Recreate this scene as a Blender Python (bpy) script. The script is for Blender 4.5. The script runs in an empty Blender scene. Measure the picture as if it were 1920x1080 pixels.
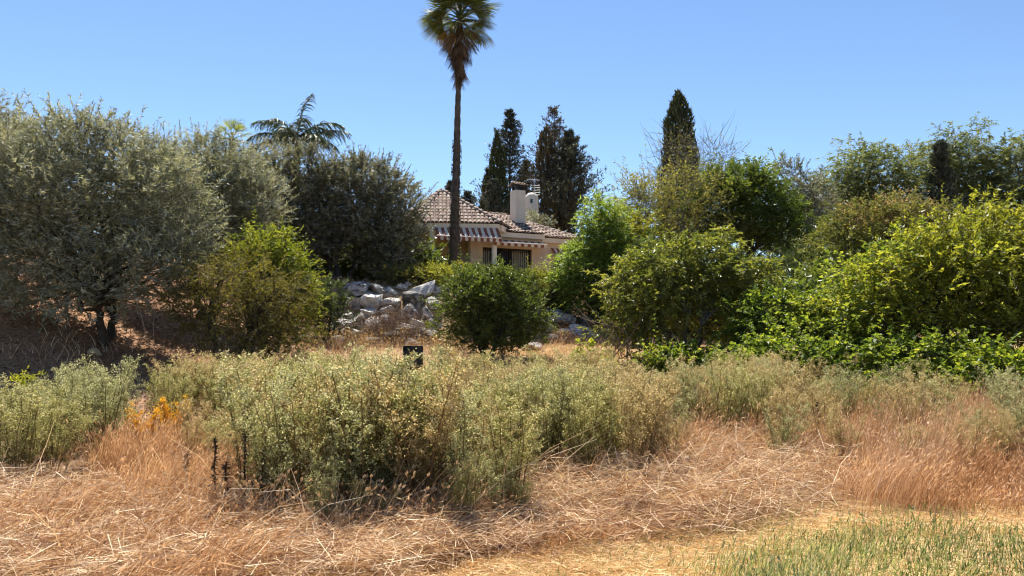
import bpy, math
import numpy as np
from mathutils import Vector

# ------------------------------------------------------------------ camera, sky, sun, exposure
SC = bpy.context.scene
COL = SC.collection
FPX = 1400.0            # focal length in pixels of a 1920 px wide picture
EYE = 1.6
PITCH = math.atan(60.0 / FPX)
cam_d = bpy.data.cameras.new('camera')
cam = bpy.data.objects.new('camera', cam_d)
COL.objects.link(cam)
cam_d.sensor_width = 36.0
cam_d.lens = 36.0 * FPX / 1920.0
cam_d.clip_start = 0.1
cam_d.clip_end = 3000.0
cam.location = (0, 0, EYE)
cam.rotation_euler = (math.radians(90) + PITCH, 0, 0)
SC.camera = cam

SUN_ELEV = math.radians(60)
SUN_AZ = math.radians(-14)      # measured from straight ahead, negative to the left
to_sun = Vector((math.sin(SUN_AZ) * math.cos(SUN_ELEV), math.cos(SUN_AZ) * math.cos(SUN_ELEV), math.sin(SUN_ELEV)))
world = bpy.data.worlds.new('World')
SC.world = world
world.use_nodes = True
wn = world.node_tree
wn.nodes.clear()
sky = wn.nodes.new('ShaderNodeTexSky')
sky.sky_type = 'NISHITA'
sky.sun_disc = False
sky.sun_elevation = SUN_ELEV
sky.sun_rotation = SUN_AZ
sky.altitude = 600
sky.air_density = 1.0
sky.dust_density = 0.0
sky.ozone_density = 5.0
bg = wn.nodes.new('ShaderNodeBackground')
bg.inputs['Strength'].default_value = 0.079
wo = wn.nodes.new('ShaderNodeOutputWorld')
wn.links.new(sky.outputs[0], bg.inputs['Color'])
wn.links.new(bg.outputs[0], wo.inputs['Surface'])
sun_d = bpy.data.lights.new('sun', 'SUN')
sun_d.energy = 5.0
sun_d.angle = math.radians(0.53)
sun_d.color = (1.0, 0.95, 0.86)
sun = bpy.data.objects.new('sun', sun_d)
COL.objects.link(sun)
sun.rotation_euler = (-to_sun).to_track_quat('-Z', 'Y').to_euler()
SC.view_settings.view_transform = 'Standard'
SC.view_settings.look = 'None'
SC.view_settings.exposure = 1.13
SC.view_settings.gamma = 1.0
SC.view_settings.use_curve_mapping = False
SC.cycles.max_bounces = 6
SC.cycles.diffuse_bounces = 3
SC.cycles.glossy_bounces = 2
SC.cycles.transmission_bounces = 4
SC.cycles.use_denoising = True
SC.cycles.denoiser = 'OPENIMAGEDENOISE'
SC.cycles.denoising_input_passes = 'RGB_ALBEDO_NORMAL'
SC.cycles.denoising_prefilter = 'ACCURATE'
SC.cycles.use_adaptive_sampling = False
SC.cycles.caustics_reflective = False
SC.cycles.caustics_refractive = False
SC.cycles.sample_clamp_indirect = 4.0
SC.cycles.pixel_filter_type = 'BLACKMAN_HARRIS'
SC.cycles.filter_width = 1.1

RNG = np.random.default_rng(7)

# ------------------------------------------------------------------ small maths
def sm(a, b, x):
    t = np.clip((np.asarray(x, float) - a) / (b - a), 0, 1)
    return t * t * (3 - 2 * t)

def wav(x, y, s, k=0.0):
    """cheap smooth noise, about -1..1"""
    return (np.sin(x * 1.7 / s + 1.3 + k) * np.cos(y * 1.3 / s - 0.7 + k * 1.7) + 0.6 * np.sin(x * 2.9 / s - y * 2.3 / s + 2.1 + k * 2.3)
            + 0.4 * np.cos(x * 4.7 / s + y * 5.3 / s + k * 0.9)) / 1.7

def H(x, y):
    x = np.asarray(x, float); y = np.asarray(y, float)
    h = sm(12, 26, y) * 0.8
    left = 1 - sm(2.5, 6, x)
    h = h + left * sm(25.6, 28.9, y) * 2.1 + (1 - left) * sm(23, 38, y) * 2.1
    h = h + sm(29, 38, y) * 0.25
    h = h + sm(-5, -16, x) * 2.3 * sm(11.5, 20, y) * (1 - 0.55 * sm(22, 31, y))
    h = h + 0.05 * wav(x, y, 2.3) + 0.02 * wav(x, y, 0.6, 2.0)
    return h

def nrm(v):
    return v / np.maximum(np.linalg.norm(v, axis=-1, keepdims=True), 1e-9)

CPI, SPI = math.cos(PITCH), math.sin(PITCH)
def ray(u, v):
    r = (np.asarray(u, float) - 960) / FPX; t = (540 - np.asarray(v, float)) / FPX
    return r, CPI - t * SPI, SPI + t * CPI

def P(u, v, Y):
    a, b, c = ray(u, v)
    return np.array([a / b * Y, Y, EYE + c / b * Y])

def G(u, Y):
    x = (u - 960) / FPX * Y
    return np.array([x, Y, float(H(x, Y))])

def Gv(u, v):
    """points of the ground seen at picture points (arrays)"""
    a, b, c = ray(u, v)
    Y = np.full(np.shape(u), 3.0)
    for _ in range(40):
        Yn = np.clip((np.minimum(H(a / b * Y, Y), 1.5) - EYE) / np.minimum(c / b, -0.012), 1.0, 60.0)
        Y = Y * 0.5 + Yn * 0.5
    x = a / b * Y
    return np.stack([x, Y, H(x, Y)], -1)

# ------------------------------------------------------------------ mesh collecting
class Geo:
    def __init__(self):
        self.v = []; self.f4 = []; self.f3 = []; self.r = []; self.m4 = []; self.m3 = []; self.n = 0
    def add(self, verts, quads=None, tris=None, rnd=0.5, mat=0):
        verts = np.asarray(verts, np.float32).reshape(-1, 3)
        self.v.append(verts)
        self.r.append(np.broadcast_to(np.asarray(rnd, np.float32), (len(verts),)) if np.ndim(rnd) == 0 else np.asarray(rnd, np.float32).reshape(-1))
        if quads is not None and len(quads):
            q = np.asarray(quads, np.int64).reshape(-1, 4) + self.n
            self.f4.append(q); self.m4.append(np.full(len(q), mat, np.int32))
        if tris is not None and len(tris):
            q = np.asarray(tris, np.int64).reshape(-1, 3) + self.n
            self.f3.append(q); self.m3.append(np.full(len(q), mat, np.int32))
        self.n += len(verts)
    def mesh(self, name, mats, smooth=False):
        me = bpy.data.meshes.new(name)
        if self.n == 0:
            return me
        v = np.concatenate(self.v); r = np.concatenate(self.r)
        q = np.concatenate(self.f4) if self.f4 else np.zeros((0, 4), np.int64)
        t = np.concatenate(self.f3) if self.f3 else np.zeros((0, 3), np.int64)
        me.vertices.add(len(v)); me.vertices.foreach_set('co', v.ravel())
        loops = np.concatenate([q.ravel(), t.ravel()]).astype(np.int32)
        me.loops.add(len(loops)); me.loops.foreach_set('vertex_index', loops)
        starts = np.concatenate([np.arange(len(q)) * 4, len(q) * 4 + np.arange(len(t)) * 3]).astype(np.int32)
        me.polygons.add(len(starts)); me.polygons.foreach_set('loop_start', starts)
        mi = np.concatenate((self.m4 if self.m4 else [np.zeros(0, np.int32)]) + (self.m3 if self.m3 else [np.zeros(0, np.int32)]))
        me.polygons.foreach_set('material_index', mi.astype(np.int32))
        me.polygons.foreach_set('use_smooth', np.full(len(starts), smooth))
        me.update(calc_edges=True)
        at = me.attributes.new('rnd', 'FLOAT', 'POINT'); at.data.foreach_set('value', r)
        for m in (mats if isinstance(mats, (list, tuple)) else [mats]):
            me.materials.append(m)
        return me
    # shapes
    def box(self, c, s, rz=0.0, rnd=0.5, mat=0):
        x, y, z = np.asarray(s) / 2.0
        p = np.array([[-x, -y, -z], [x, -y, -z], [x, y, -z], [-x, y, -z], [-x, -y, z], [x, -y, z], [x, y, z], [-x, y, z]])
        ca, sa = math.cos(rz), math.sin(rz)
        p = np.stack([p[:, 0] * ca - p[:, 1] * sa, p[:, 0] * sa + p[:, 1] * ca, p[:, 2]], -1) + np.asarray(c)
        self.add(p, [[0, 3, 2, 1], [4, 5, 6, 7], [0, 1, 5, 4], [1, 2, 6, 5], [2, 3, 7, 6], [3, 0, 4, 7]], rnd=rnd, mat=mat)
        return self
    def hexa(self, p, rnd=0.5, mat=0):
        """8 corners: bottom 4 (ccw), top 4"""
        self.add(p, [[0, 3, 2, 1], [4, 5, 6, 7], [0, 1, 5, 4], [1, 2, 6, 5], [2, 3, 7, 6], [3, 0, 4, 7]], rnd=rnd, mat=mat)
        return self
    def tubes(self, paths, radii, sides=5, rnd=0.5, mat=0, twist=0.0):
        """paths (N,K,3), radii (N,K)"""
        paths = np.asarray(paths, float); radii = np.asarray(radii, float)
        if paths.ndim == 2:
            paths = paths[None]; radii = radii[None]
        N, K, _ = paths.shape
        if N == 0:
            return self
        tg = np.gradient(paths, axis=1); tg = nrm(tg)
        ref = np.where(np.abs(tg[..., 2:3]) > 0.9, np.array([1.0, 0, 0]), np.array([0, 0, 1.0]))
        ref = np.broadcast_to(ref[:, :1], tg.shape)
        n1 = nrm(np.cross(tg, ref)); n2 = np.cross(tg, n1)
        a = np.arange(sides) / sides * 2 * np.pi + twist
        ring = paths[:, :, None] + radii[:, :, None, None] * (np.cos(a)[None, None, :, None] * n1[:, :, None] + np.sin(a)[None, None, :, None] * n2[:, :, None])
        idx = np.arange(N * K * sides).reshape(N, K, sides)
        nx = np.roll(idx, -1, axis=2)
        q = np.stack([idx[:, :-1], nx[:, :-1], nx[:, 1:], idx[:, 1:]], -1)
        r = rnd if np.ndim(rnd) == 0 else np.repeat(np.asarray(rnd, float), K * sides)
        self.add(ring.reshape(-1, 3), q.reshape(-1, 4), rnd=r, mat=mat)
        return self
    def leaves(self, p, d, n, L, W, rnd, fold=0.25, tri=False, mat=0, belly=0.45):
        """pointed leaves from p along d; n is roughly the leaf's upper side"""
        d = nrm(d); s = nrm(np.cross(d, n)); n = np.cross(s, d)
        L = np.asarray(L)[..., None]; W = np.asarray(W)[..., None]
        N = len(p)
        if N == 0:
            return self
        if tri:
            vs = np.stack([p + s * W * 0.5, p - s * W * 0.5, p + d * L], 1)
            self.add(vs.reshape(-1, 3), tris=np.arange(N * 3).reshape(N, 3), rnd=np.repeat(rnd, 3), mat=mat)
        else:
            m = p + d * L * belly + n * W * fold
            vs = np.stack([p, m + s * W * 0.5, p + d * L - n * L * 0.12, m - s * W * 0.5], 1)
            self.add(vs.reshape(-1, 3), np.arange(N * 4).reshape(N, 4), rnd=np.repeat(rnd, 4), mat=mat)
        return self
    def ribbons(self, pts, W, rnd, side=None, mat=0):
        """pts (N,K,3) centre lines, W (N,) width at the foot, tapering to a point"""
        N, K, _ = pts.shape
        if N == 0:
            return self
        tg = nrm(pts[:, -1] - pts[:, 0])
        if side is None:
            side = nrm(np.cross(tg, nrm(RNG.normal(size=(N, 3)))))
        w = (1 - 0.75 * np.linspace(0, 1, K) ** 1.5)[None, :, None] * np.asarray(W)[:, None, None] * 0.5
        vs = np.stack([pts - side[:, None] * w, pts + side[:, None] * w], 2)
        idx = np.arange(N * K * 2).reshape(N, K, 2)
        q = np.stack([idx[:, :-1, 0], idx[:, :-1, 1], idx[:, 1:, 1], idx[:, 1:, 0]], -1)
        self.add(vs.reshape(-1, 3), q.reshape(-1, 4), rnd=np.repeat(rnd, K * 2), mat=mat)
        return self

def link(name, me, parent=None, loc=None, rz=0.0):
    o = bpy.data.objects.new(name, me)
    COL.objects.link(o)
    if parent is not None:
        o.parent = parent
    if loc is not None:
        o.location = [float(c) for c in loc]
    o.rotation_euler = (0, 0, rz)
    return o

def tag(o, label=None, cat=None, group=None, kind=None):
    if label: o['label'] = label
    if cat: o['category'] = cat
    if group: o['group'] = group
    if kind: o['kind'] = kind
    return o

def thing(name, label, cat, loc, group=None, rz=0.0):
    o = link(name, None, None, loc, rz)
    return tag(o, label, cat, group, 'thing')

def copy_tree(o, parent=None):
    c = o.copy(); COL.objects.link(c)
    c.parent = parent
    for ch in list(o.children):
        copy_tree(ch, c)
    return c

# ------------------------------------------------------------------ materials
def new_mat(name):
    m = bpy.data.materials.new(name); m.use_nodes = True
    nt = m.node_tree; nt.nodes.clear()
    out = nt.nodes.new('ShaderNodeOutputMaterial')
    return m, nt, out

def ramp(nt, stops):
    r = nt.nodes.new('ShaderNodeValToRGB')
    el = r.color_ramp.elements
    while len(el) > 1:
        el.remove(el[-1])
    el[0].position = stops[0][0]; el[0].color = (*stops[0][1], 1)
    for p, c in stops[1:]:
        e = el.new(p); e.color = (*c, 1)
    return r

def attr(nt):
    a = nt.nodes.new('ShaderNodeAttribute'); a.attribute_name = 'rnd'
    return a

def leaf_mat(name, stops, trans=0.4, rough=0.5, spec=0.4, tint=(1.9, 1.8, 0.9)):
    m, nt, out = new_mat(name)
    a = attr(nt); r = ramp(nt, stops)
    nt.links.new(a.outputs['Fac'], r.inputs[0])
    b = nt.nodes.new('ShaderNodeBsdfPrincipled')
    b.inputs['Roughness'].default_value = rough
    b.inputs['Specular IOR Level'].default_value = spec
    nt.links.new(r.outputs[0], b.inputs['Base Color'])
    t = nt.nodes.new('ShaderNodeBsdfTranslucent')
    mx = nt.nodes.new('ShaderNodeMix'); mx.data_type = 'RGBA'; mx.blend_type = 'MULTIPLY'
    mx.inputs[0].default_value = 1.0
    mx.inputs[7].default_value = (*tint, 1)
    nt.links.new(r.outputs[0], mx.inputs[6])
    nt.links.new(mx.outputs[2], t.inputs['Color'])
    s = nt.nodes.new('ShaderNodeMixShader'); s.inputs[0].default_value = trans
    nt.links.new(b.outputs[0], s.inputs[1]); nt.links.new(t.outputs[0], s.inputs[2])
    nt.links.new(s.outputs[0], out.inputs['Surface'])
    return m

def plain_mat(name, c0, c1, rough=0.8, scale=3.0, bump=0.0, bscale=20.0, spec=0.3, detail=5.0, metal=0.0, stops=None, use_attr=0.0):
    """noise-mottled surface between two colours"""
    m, nt, out = new_mat(name)
    tc = nt.nodes.new('ShaderNodeTexCoord')
    n = nt.nodes.new('ShaderNodeTexNoise'); n.inputs['Scale'].default_value = scale; n.inputs['Detail'].default_value = detail
    nt.links.new(tc.outputs['Object'], n.inputs['Vector'])
    r = ramp(nt, stops or [(0.3, c0), (0.7, c1)])
    if use_attr > 0:
        a = attr(nt)
        mi = nt.nodes.new('ShaderNodeMath'); mi.operation = 'MULTIPLY_ADD'
        mi.inputs[1].default_value = use_attr; nt.links.new(a.outputs['Fac'], mi.inputs[0])
        ms = nt.nodes.new('ShaderNodeMath'); ms.operation = 'MULTIPLY_ADD'
        ms.inputs[1].default_value = 1 - use_attr; ms.inputs[2].default_value = 0
        nt.links.new(n.outputs['Fac'], ms.inputs[0]); nt.links.new(ms.outputs[0], mi.inputs[2])
        nt.links.new(mi.outputs[0], r.inputs[0])
    else:
        nt.links.new(n.outputs['Fac'], r.inputs[0])
    b = nt.nodes.new('ShaderNodeBsdfPrincipled')
    b.inputs['Roughness'].default_value = rough
    b.inputs['Specular IOR Level'].default_value = spec
    b.inputs['Metallic'].default_value = metal
    nt.links.new(r.outputs[0], b.inputs['Base Color'])
    if bump > 0:
        n2 = nt.nodes.new('ShaderNodeTexNoise'); n2.inputs['Scale'].default_value = bscale; n2.inputs['Detail'].default_value = 6
        nt.links.new(tc.outputs['Object'], n2.inputs['Vector'])
        bp = nt.nodes.new('ShaderNodeBump'); bp.inputs['Strength'].default_value = bump; bp.inputs['Distance'].default_value = 0.05
        nt.links.new(n2.outputs['Fac'], bp.inputs['Height']); nt.links.new(bp.outputs[0], b.inputs['Normal'])
    nt.links.new(b.outputs[0], out.inputs['Surface'])
    return m

def L3(d, m, l):
    return [(0.0, d), (0.5, m), (1.0, l)]

M = {}
M['olive'] = leaf_mat('olive_leaf', L3((0.06, 0.064, 0.04), (0.165, 0.17, 0.115), (0.46, 0.465, 0.36)), 0.26, 0.6, 0.3, (1.5, 1.4, 0.8))
M['olive_dark'] = leaf_mat('olive_leaf_dark', L3((0.055, 0.058, 0.037), (0.15, 0.15, 0.10), (0.42, 0.41, 0.31)), 0.24, 0.6, 0.3, (1.5, 1.4, 0.8))
M['citrus'] = leaf_mat('citrus_leaf', L3((0.035, 0.055, 0.012), (0.07, 0.10, 0.02), (0.18, 0.205, 0.05)), 0.42, 0.4, 0.5)
M['lemon'] = leaf_mat('lemon_leaf', L3((0.05, 0.07, 0.012), (0.125, 0.15, 0.018), (0.27, 0.28, 0.04)), 0.42, 0.4, 0.5)
M['pome'] = leaf_mat('pomegranate_leaf', L3((0.075, 0.09, 0.014), (0.165, 0.18, 0.025), (0.35, 0.34, 0.05)), 0.48, 0.45, 0.4)
M['pome_brown'] = leaf_mat('bronze_leaf', L3((0.05, 0.048, 0.014), (0.105, 0.095, 0.024), (0.23, 0.20, 0.05)), 0.36, 0.5, 0.4)
M['vine'] = leaf_mat('vine_leaf', L3((0.05, 0.085, 0.014), (0.115, 0.165, 0.024), (0.33, 0.34, 0.05)), 0.46, 0.5, 0.35)
M['fig'] = leaf_mat('broad_leaf', L3((0.06, 0.08, 0.016), (0.125, 0.145, 0.03), (0.29, 0.28, 0.07)), 0.44, 0.38, 0.5)
M['bamboo'] = leaf_mat('bamboo_leaf', L3((0.07, 0.11, 0.018), (0.14, 0.20, 0.035), (0.27, 0.33, 0.08)), 0.5, 0.5, 0.35)
M['hedge'] = leaf_mat('garden_leaf', L3((0.09, 0.11, 0.018), (0.17, 0.18, 0.03), (0.32, 0.30, 0.06)), 0.48, 0.45, 0.4)
M['oleander'] = leaf_mat('oleander_leaf', L3((0.025, 0.04, 0.013), (0.055, 0.08, 0.026), (0.14, 0.17, 0.06)), 0.28, 0.4, 0.5)
M['cypress'] = leaf_mat('cypress_leaf', L3((0.02, 0.025, 0.012), (0.04, 0.05, 0.022), (0.085, 0.095, 0.042)), 0.14, 0.7, 0.2)
M['cypress_brown'] = leaf_mat('dry_cypress_leaf', L3((0.045, 0.034, 0.02), (0.095, 0.075, 0.042), (0.17, 0.135, 0.08)), 0.18, 0.7, 0.2, (1.2, 1.1, 0.7))
M['conifer'] = leaf_mat('conifer_leaf', L3((0.028, 0.034, 0.022), (0.06, 0.066, 0.045), (0.12, 0.125, 0.09)), 0.15, 0.6, 0.3, (1.3, 1.2, 0.8))
M['carob'] = leaf_mat('carob_leaf', L3((0.035, 0.06, 0.012), (0.08, 0.12, 0.022), (0.19, 0.23, 0.04)), 0.42, 0.4, 0.5)
M['ash'] = leaf_mat('ash_leaf', L3((0.08, 0.085, 0.02), (0.15, 0.15, 0.042), (0.28, 0.25, 0.085)), 0.46, 0.5, 0.4)
M['pepper'] = leaf_mat('pepper_leaf', L3((0.055, 0.075, 0.026), (0.115, 0.14, 0.05), (0.24, 0.255, 0.11)), 0.38, 0.5, 0.35)
M['loquat'] = leaf_mat('loquat_leaf', L3((0.06, 0.07, 0.02), (0.115, 0.125, 0.035), (0.24, 0.235, 0.08)), 0.36, 0.45, 0.4)
M['blossom'] = leaf_mat('dry_blossom', L3((0.24, 0.16, 0.07), (0.42, 0.29, 0.14), (0.56, 0.42, 0.22)), 0.4, 0.7, 0.2, (1.3, 1.15, 0.8))
M['palm'] = leaf_mat('palm_leaf', L3((0.045, 0.06, 0.016), (0.09, 0.11, 0.028), (0.18, 0.19, 0.06)), 0.3, 0.6, 0.3, (1.5, 1.4, 0.7))
M['palm_dry'] = leaf_mat('dead_palm_leaf', L3((0.05, 0.034, 0.02), (0.11, 0.072, 0.042), (0.20, 0.13, 0.08)), 0.18, 0.7, 0.2, (1.1, 0.9, 0.6))
M['palm_gold'] = leaf_mat('yellowing_palm_leaf', L3((0.16, 0.11, 0.02), (0.30, 0.20, 0.04), (0.40, 0.28, 0.07)), 0.4, 0.5, 0.4, (1.4, 1.1, 0.5))
M['queen'] = leaf_mat('queen_palm_leaf', L3((0.03, 0.045, 0.02), (0.06, 0.08, 0.04), (0.13, 0.15, 0.085)), 0.22, 0.55, 0.3, (1.3, 1.3, 0.8))
M['weed'] = leaf_mat('weed_leaf', [(0.0, (0.15, 0.09, 0.045)), (0.12, (0.22, 0.155, 0.065)), (0.2, (0.19, 0.18, 0.05)), (0.5, (0.30, 0.30, 0.115)), (0.8, (0.47, 0.44, 0.22)), (1.0, (0.74, 0.67, 0.42))], 0.45, 0.65, 0.25, (1.25, 1.2, 0.85))
M['weed_blue'] = leaf_mat('blue_weed_leaf', [(0.0, (0.14, 0.09, 0.045)), (0.12, (0.19, 0.145, 0.07)), (0.2, (0.16, 0.175, 0.06)), (0.5, (0.29, 0.30, 0.135)), (0.8, (0.44, 0.43, 0.25)), (1.0, (0.68, 0.63, 0.42))], 0.45, 0.65, 0.25, (1.25, 1.2, 0.9))
M['weed_tan'] = leaf_mat('tan_weed_leaf', [(0.0, (0.17, 0.10, 0.055)), (0.12, (0.26, 0.165, 0.08)), (0.2, (0.24, 0.185, 0.07)), (0.5, (0.39, 0.32, 0.15)), (0.8, (0.54, 0.44, 0.25)), (1.0, (0.74, 0.62, 0.40))], 0.45, 0.65, 0.25, (1.25, 1.15, 0.85))
M['weed_gold'] = leaf_mat('gold_weed_leaf', [(0.0, (0.25, 0.13, 0.03)), (0.2, (0.50, 0.28, 0.03)), (0.6, (0.74, 0.42, 0.04)), (1.0, (0.82, 0.56, 0.10))], 0.5, 0.6, 0.3, (1.15, 1.0, 0.5))
M['weed_lime'] = leaf_mat('lime_weed_leaf', [(0.0, (0.18, 0.16, 0.03)), (0.2, (0.22, 0.25, 0.03)), (0.6, (0.34, 0.35, 0.04)), (1.0, (0.55, 0.50, 0.07))], 0.5, 0.55, 0.3, (1.5, 1.4, 0.8))
M['dead_stalk'] = leaf_mat('dead_stalk', L3((0.03, 0.02, 0.015), (0.075, 0.05, 0.036), (0.17, 0.115, 0.08)), 0.1, 0.8, 0.2, (1, 0.9, 0.7))
M['straw'] = leaf_mat('straw', L3((0.20, 0.095, 0.045), (0.55, 0.34, 0.18), (0.88, 0.71, 0.48)), 0.2, 0.6, 0.3, (1.15, 1.0, 0.75))
M['rust'] = leaf_mat('rust_grass', L3((0.20, 0.105, 0.052), (0.46, 0.275, 0.145), (0.80, 0.62, 0.42)), 0.4, 0.65, 0.25, (1.2, 1.0, 0.75))
M['short_straw'] = leaf_mat('cut_straw', L3((0.42, 0.25, 0.10), (0.68, 0.45, 0.20), (0.84, 0.64, 0.36)), 0.25, 0.6, 0.3, (1.1, 0.95, 0.7))
M['green_grass'] = leaf_mat('green_grass', L3((0.07, 0.105, 0.04), (0.165, 0.21, 0.09), (0.52, 0.49, 0.29)), 0.42, 0.55, 0.35, (1.5, 1.5, 0.8))
M['litter'] = leaf_mat('leaf_litter', L3((0.09, 0.05, 0.03), (0.23, 0.135, 0.078), (0.42, 0.27, 0.17)), 0.1, 0.7, 0.2, (1, 0.9, 0.7))
M['twig'] = plain_mat('dry_twig', (0.16, 0.115, 0.085), (0.30, 0.23, 0.17), 0.8, 8)
M['bark'] = plain_mat('bark', (0.035, 0.028, 0.022), (0.085, 0.07, 0.055), 0.9, 6, 0.6, 25)
M['bark_grey'] = plain_mat('grey_bark', (0.09, 0.075, 0.06), (0.19, 0.165, 0.14), 0.9, 6, 0.5, 25)
M['palm_bark'] = plain_mat('palm_bark', (0.05, 0.038, 0.03), (0.125, 0.098, 0.078), 0.9, 5, 0.8, 14)
M['rock'] = plain_mat('limestone', None, None, 0.85, 2.6, 1.0, 5.0, 0.2, 9, stops=[(0.34, (0.09, 0.08, 0.07)), (0.42, (0.26, 0.235, 0.21)), (0.5, (0.44, 0.40, 0.355)), (0.58, (0.54, 0.49, 0.44)), (0.75, (0.66, 0.61, 0.54))], use_attr=0.3)
M['wall'] = plain_mat('peach_render', (0.56, 0.45, 0.365), (0.68, 0.56, 0.455), 0.85, 0.9, 0.15, 60)
M['wall_tan'] = plain_mat('tan_render', (0.52, 0.36, 0.20), (0.60, 0.43, 0.26), 0.85, 1.2, 0.15, 60)
M['cream'] = plain_mat('cream_paint', (0.66, 0.57, 0.45), (0.76, 0.67, 0.54), 0.8, 1.5, 0.1, 60)
M['chimney'] = plain_mat('grey_cream_render', (0.56, 0.50, 0.42), (0.64, 0.57, 0.48), 0.85, 1.6, 0.15, 50)
M['white'] = plain_mat('white_paint', (0.72, 0.70, 0.66), (0.80, 0.78, 0.74), 0.7, 2)
M['tile'] = plain_mat('roof_tile', None, None, 0.85, 3.0, 0.2, 30, 0.2, 5, stops=[(0.15, (0.15, 0.10, 0.08)), (0.4, (0.27, 0.19, 0.15)), (0.62, (0.33, 0.245, 0.19)), (0.85, (0.40, 0.32, 0.26))], use_attr=0.6)
M['tile_under'] = plain_mat('roof_bed', (0.16, 0.11, 0.085), (0.24, 0.165, 0.13), 0.9, 4)
M['iron'] = plain_mat('dark_iron', (0.015, 0.013, 0.012), (0.03, 0.027, 0.025), 0.5, 5)
M['glass'] = plain_mat('dark_glass', (0.012, 0.014, 0.016), (0.02, 0.022, 0.025), 0.08, 2, spec=0.6)
M['curtain'] = plain_mat('pale_shutter', (0.34, 0.34, 0.33), (0.44, 0.44, 0.42), 0.8, 3)
M['stripe_brown'] = plain_mat('brown_canvas', (0.20, 0.07, 0.045), (0.26, 0.095, 0.062), 0.85, 8)
M['stripe_white'] = plain_mat('white_canvas', (0.62, 0.53, 0.43), (0.70, 0.60, 0.50), 0.85, 5)
M['black_plastic'] = plain_mat('black_plastic', (0.008, 0.008, 0.009), (0.014, 0.014, 0.015), 0.5, 4)
M['timber'] = plain_mat('dark_timber', (0.025, 0.018, 0.014), (0.06, 0.045, 0.035), 0.85, 6)
M['concrete'] = plain_mat('concrete_post', (0.26, 0.25, 0.24), (0.38, 0.36, 0.34), 0.9, 6)
M['field_stone'] = plain_mat('ochre_stone', (0.30, 0.22, 0.12), (0.42, 0.33, 0.20), 0.9, 6, 0.4, 12)
M['steel'] = plain_mat('aerial_metal', (0.42, 0.42, 0.42), (0.55, 0.55, 0.55), 0.4, 5, metal=0.7)

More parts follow.
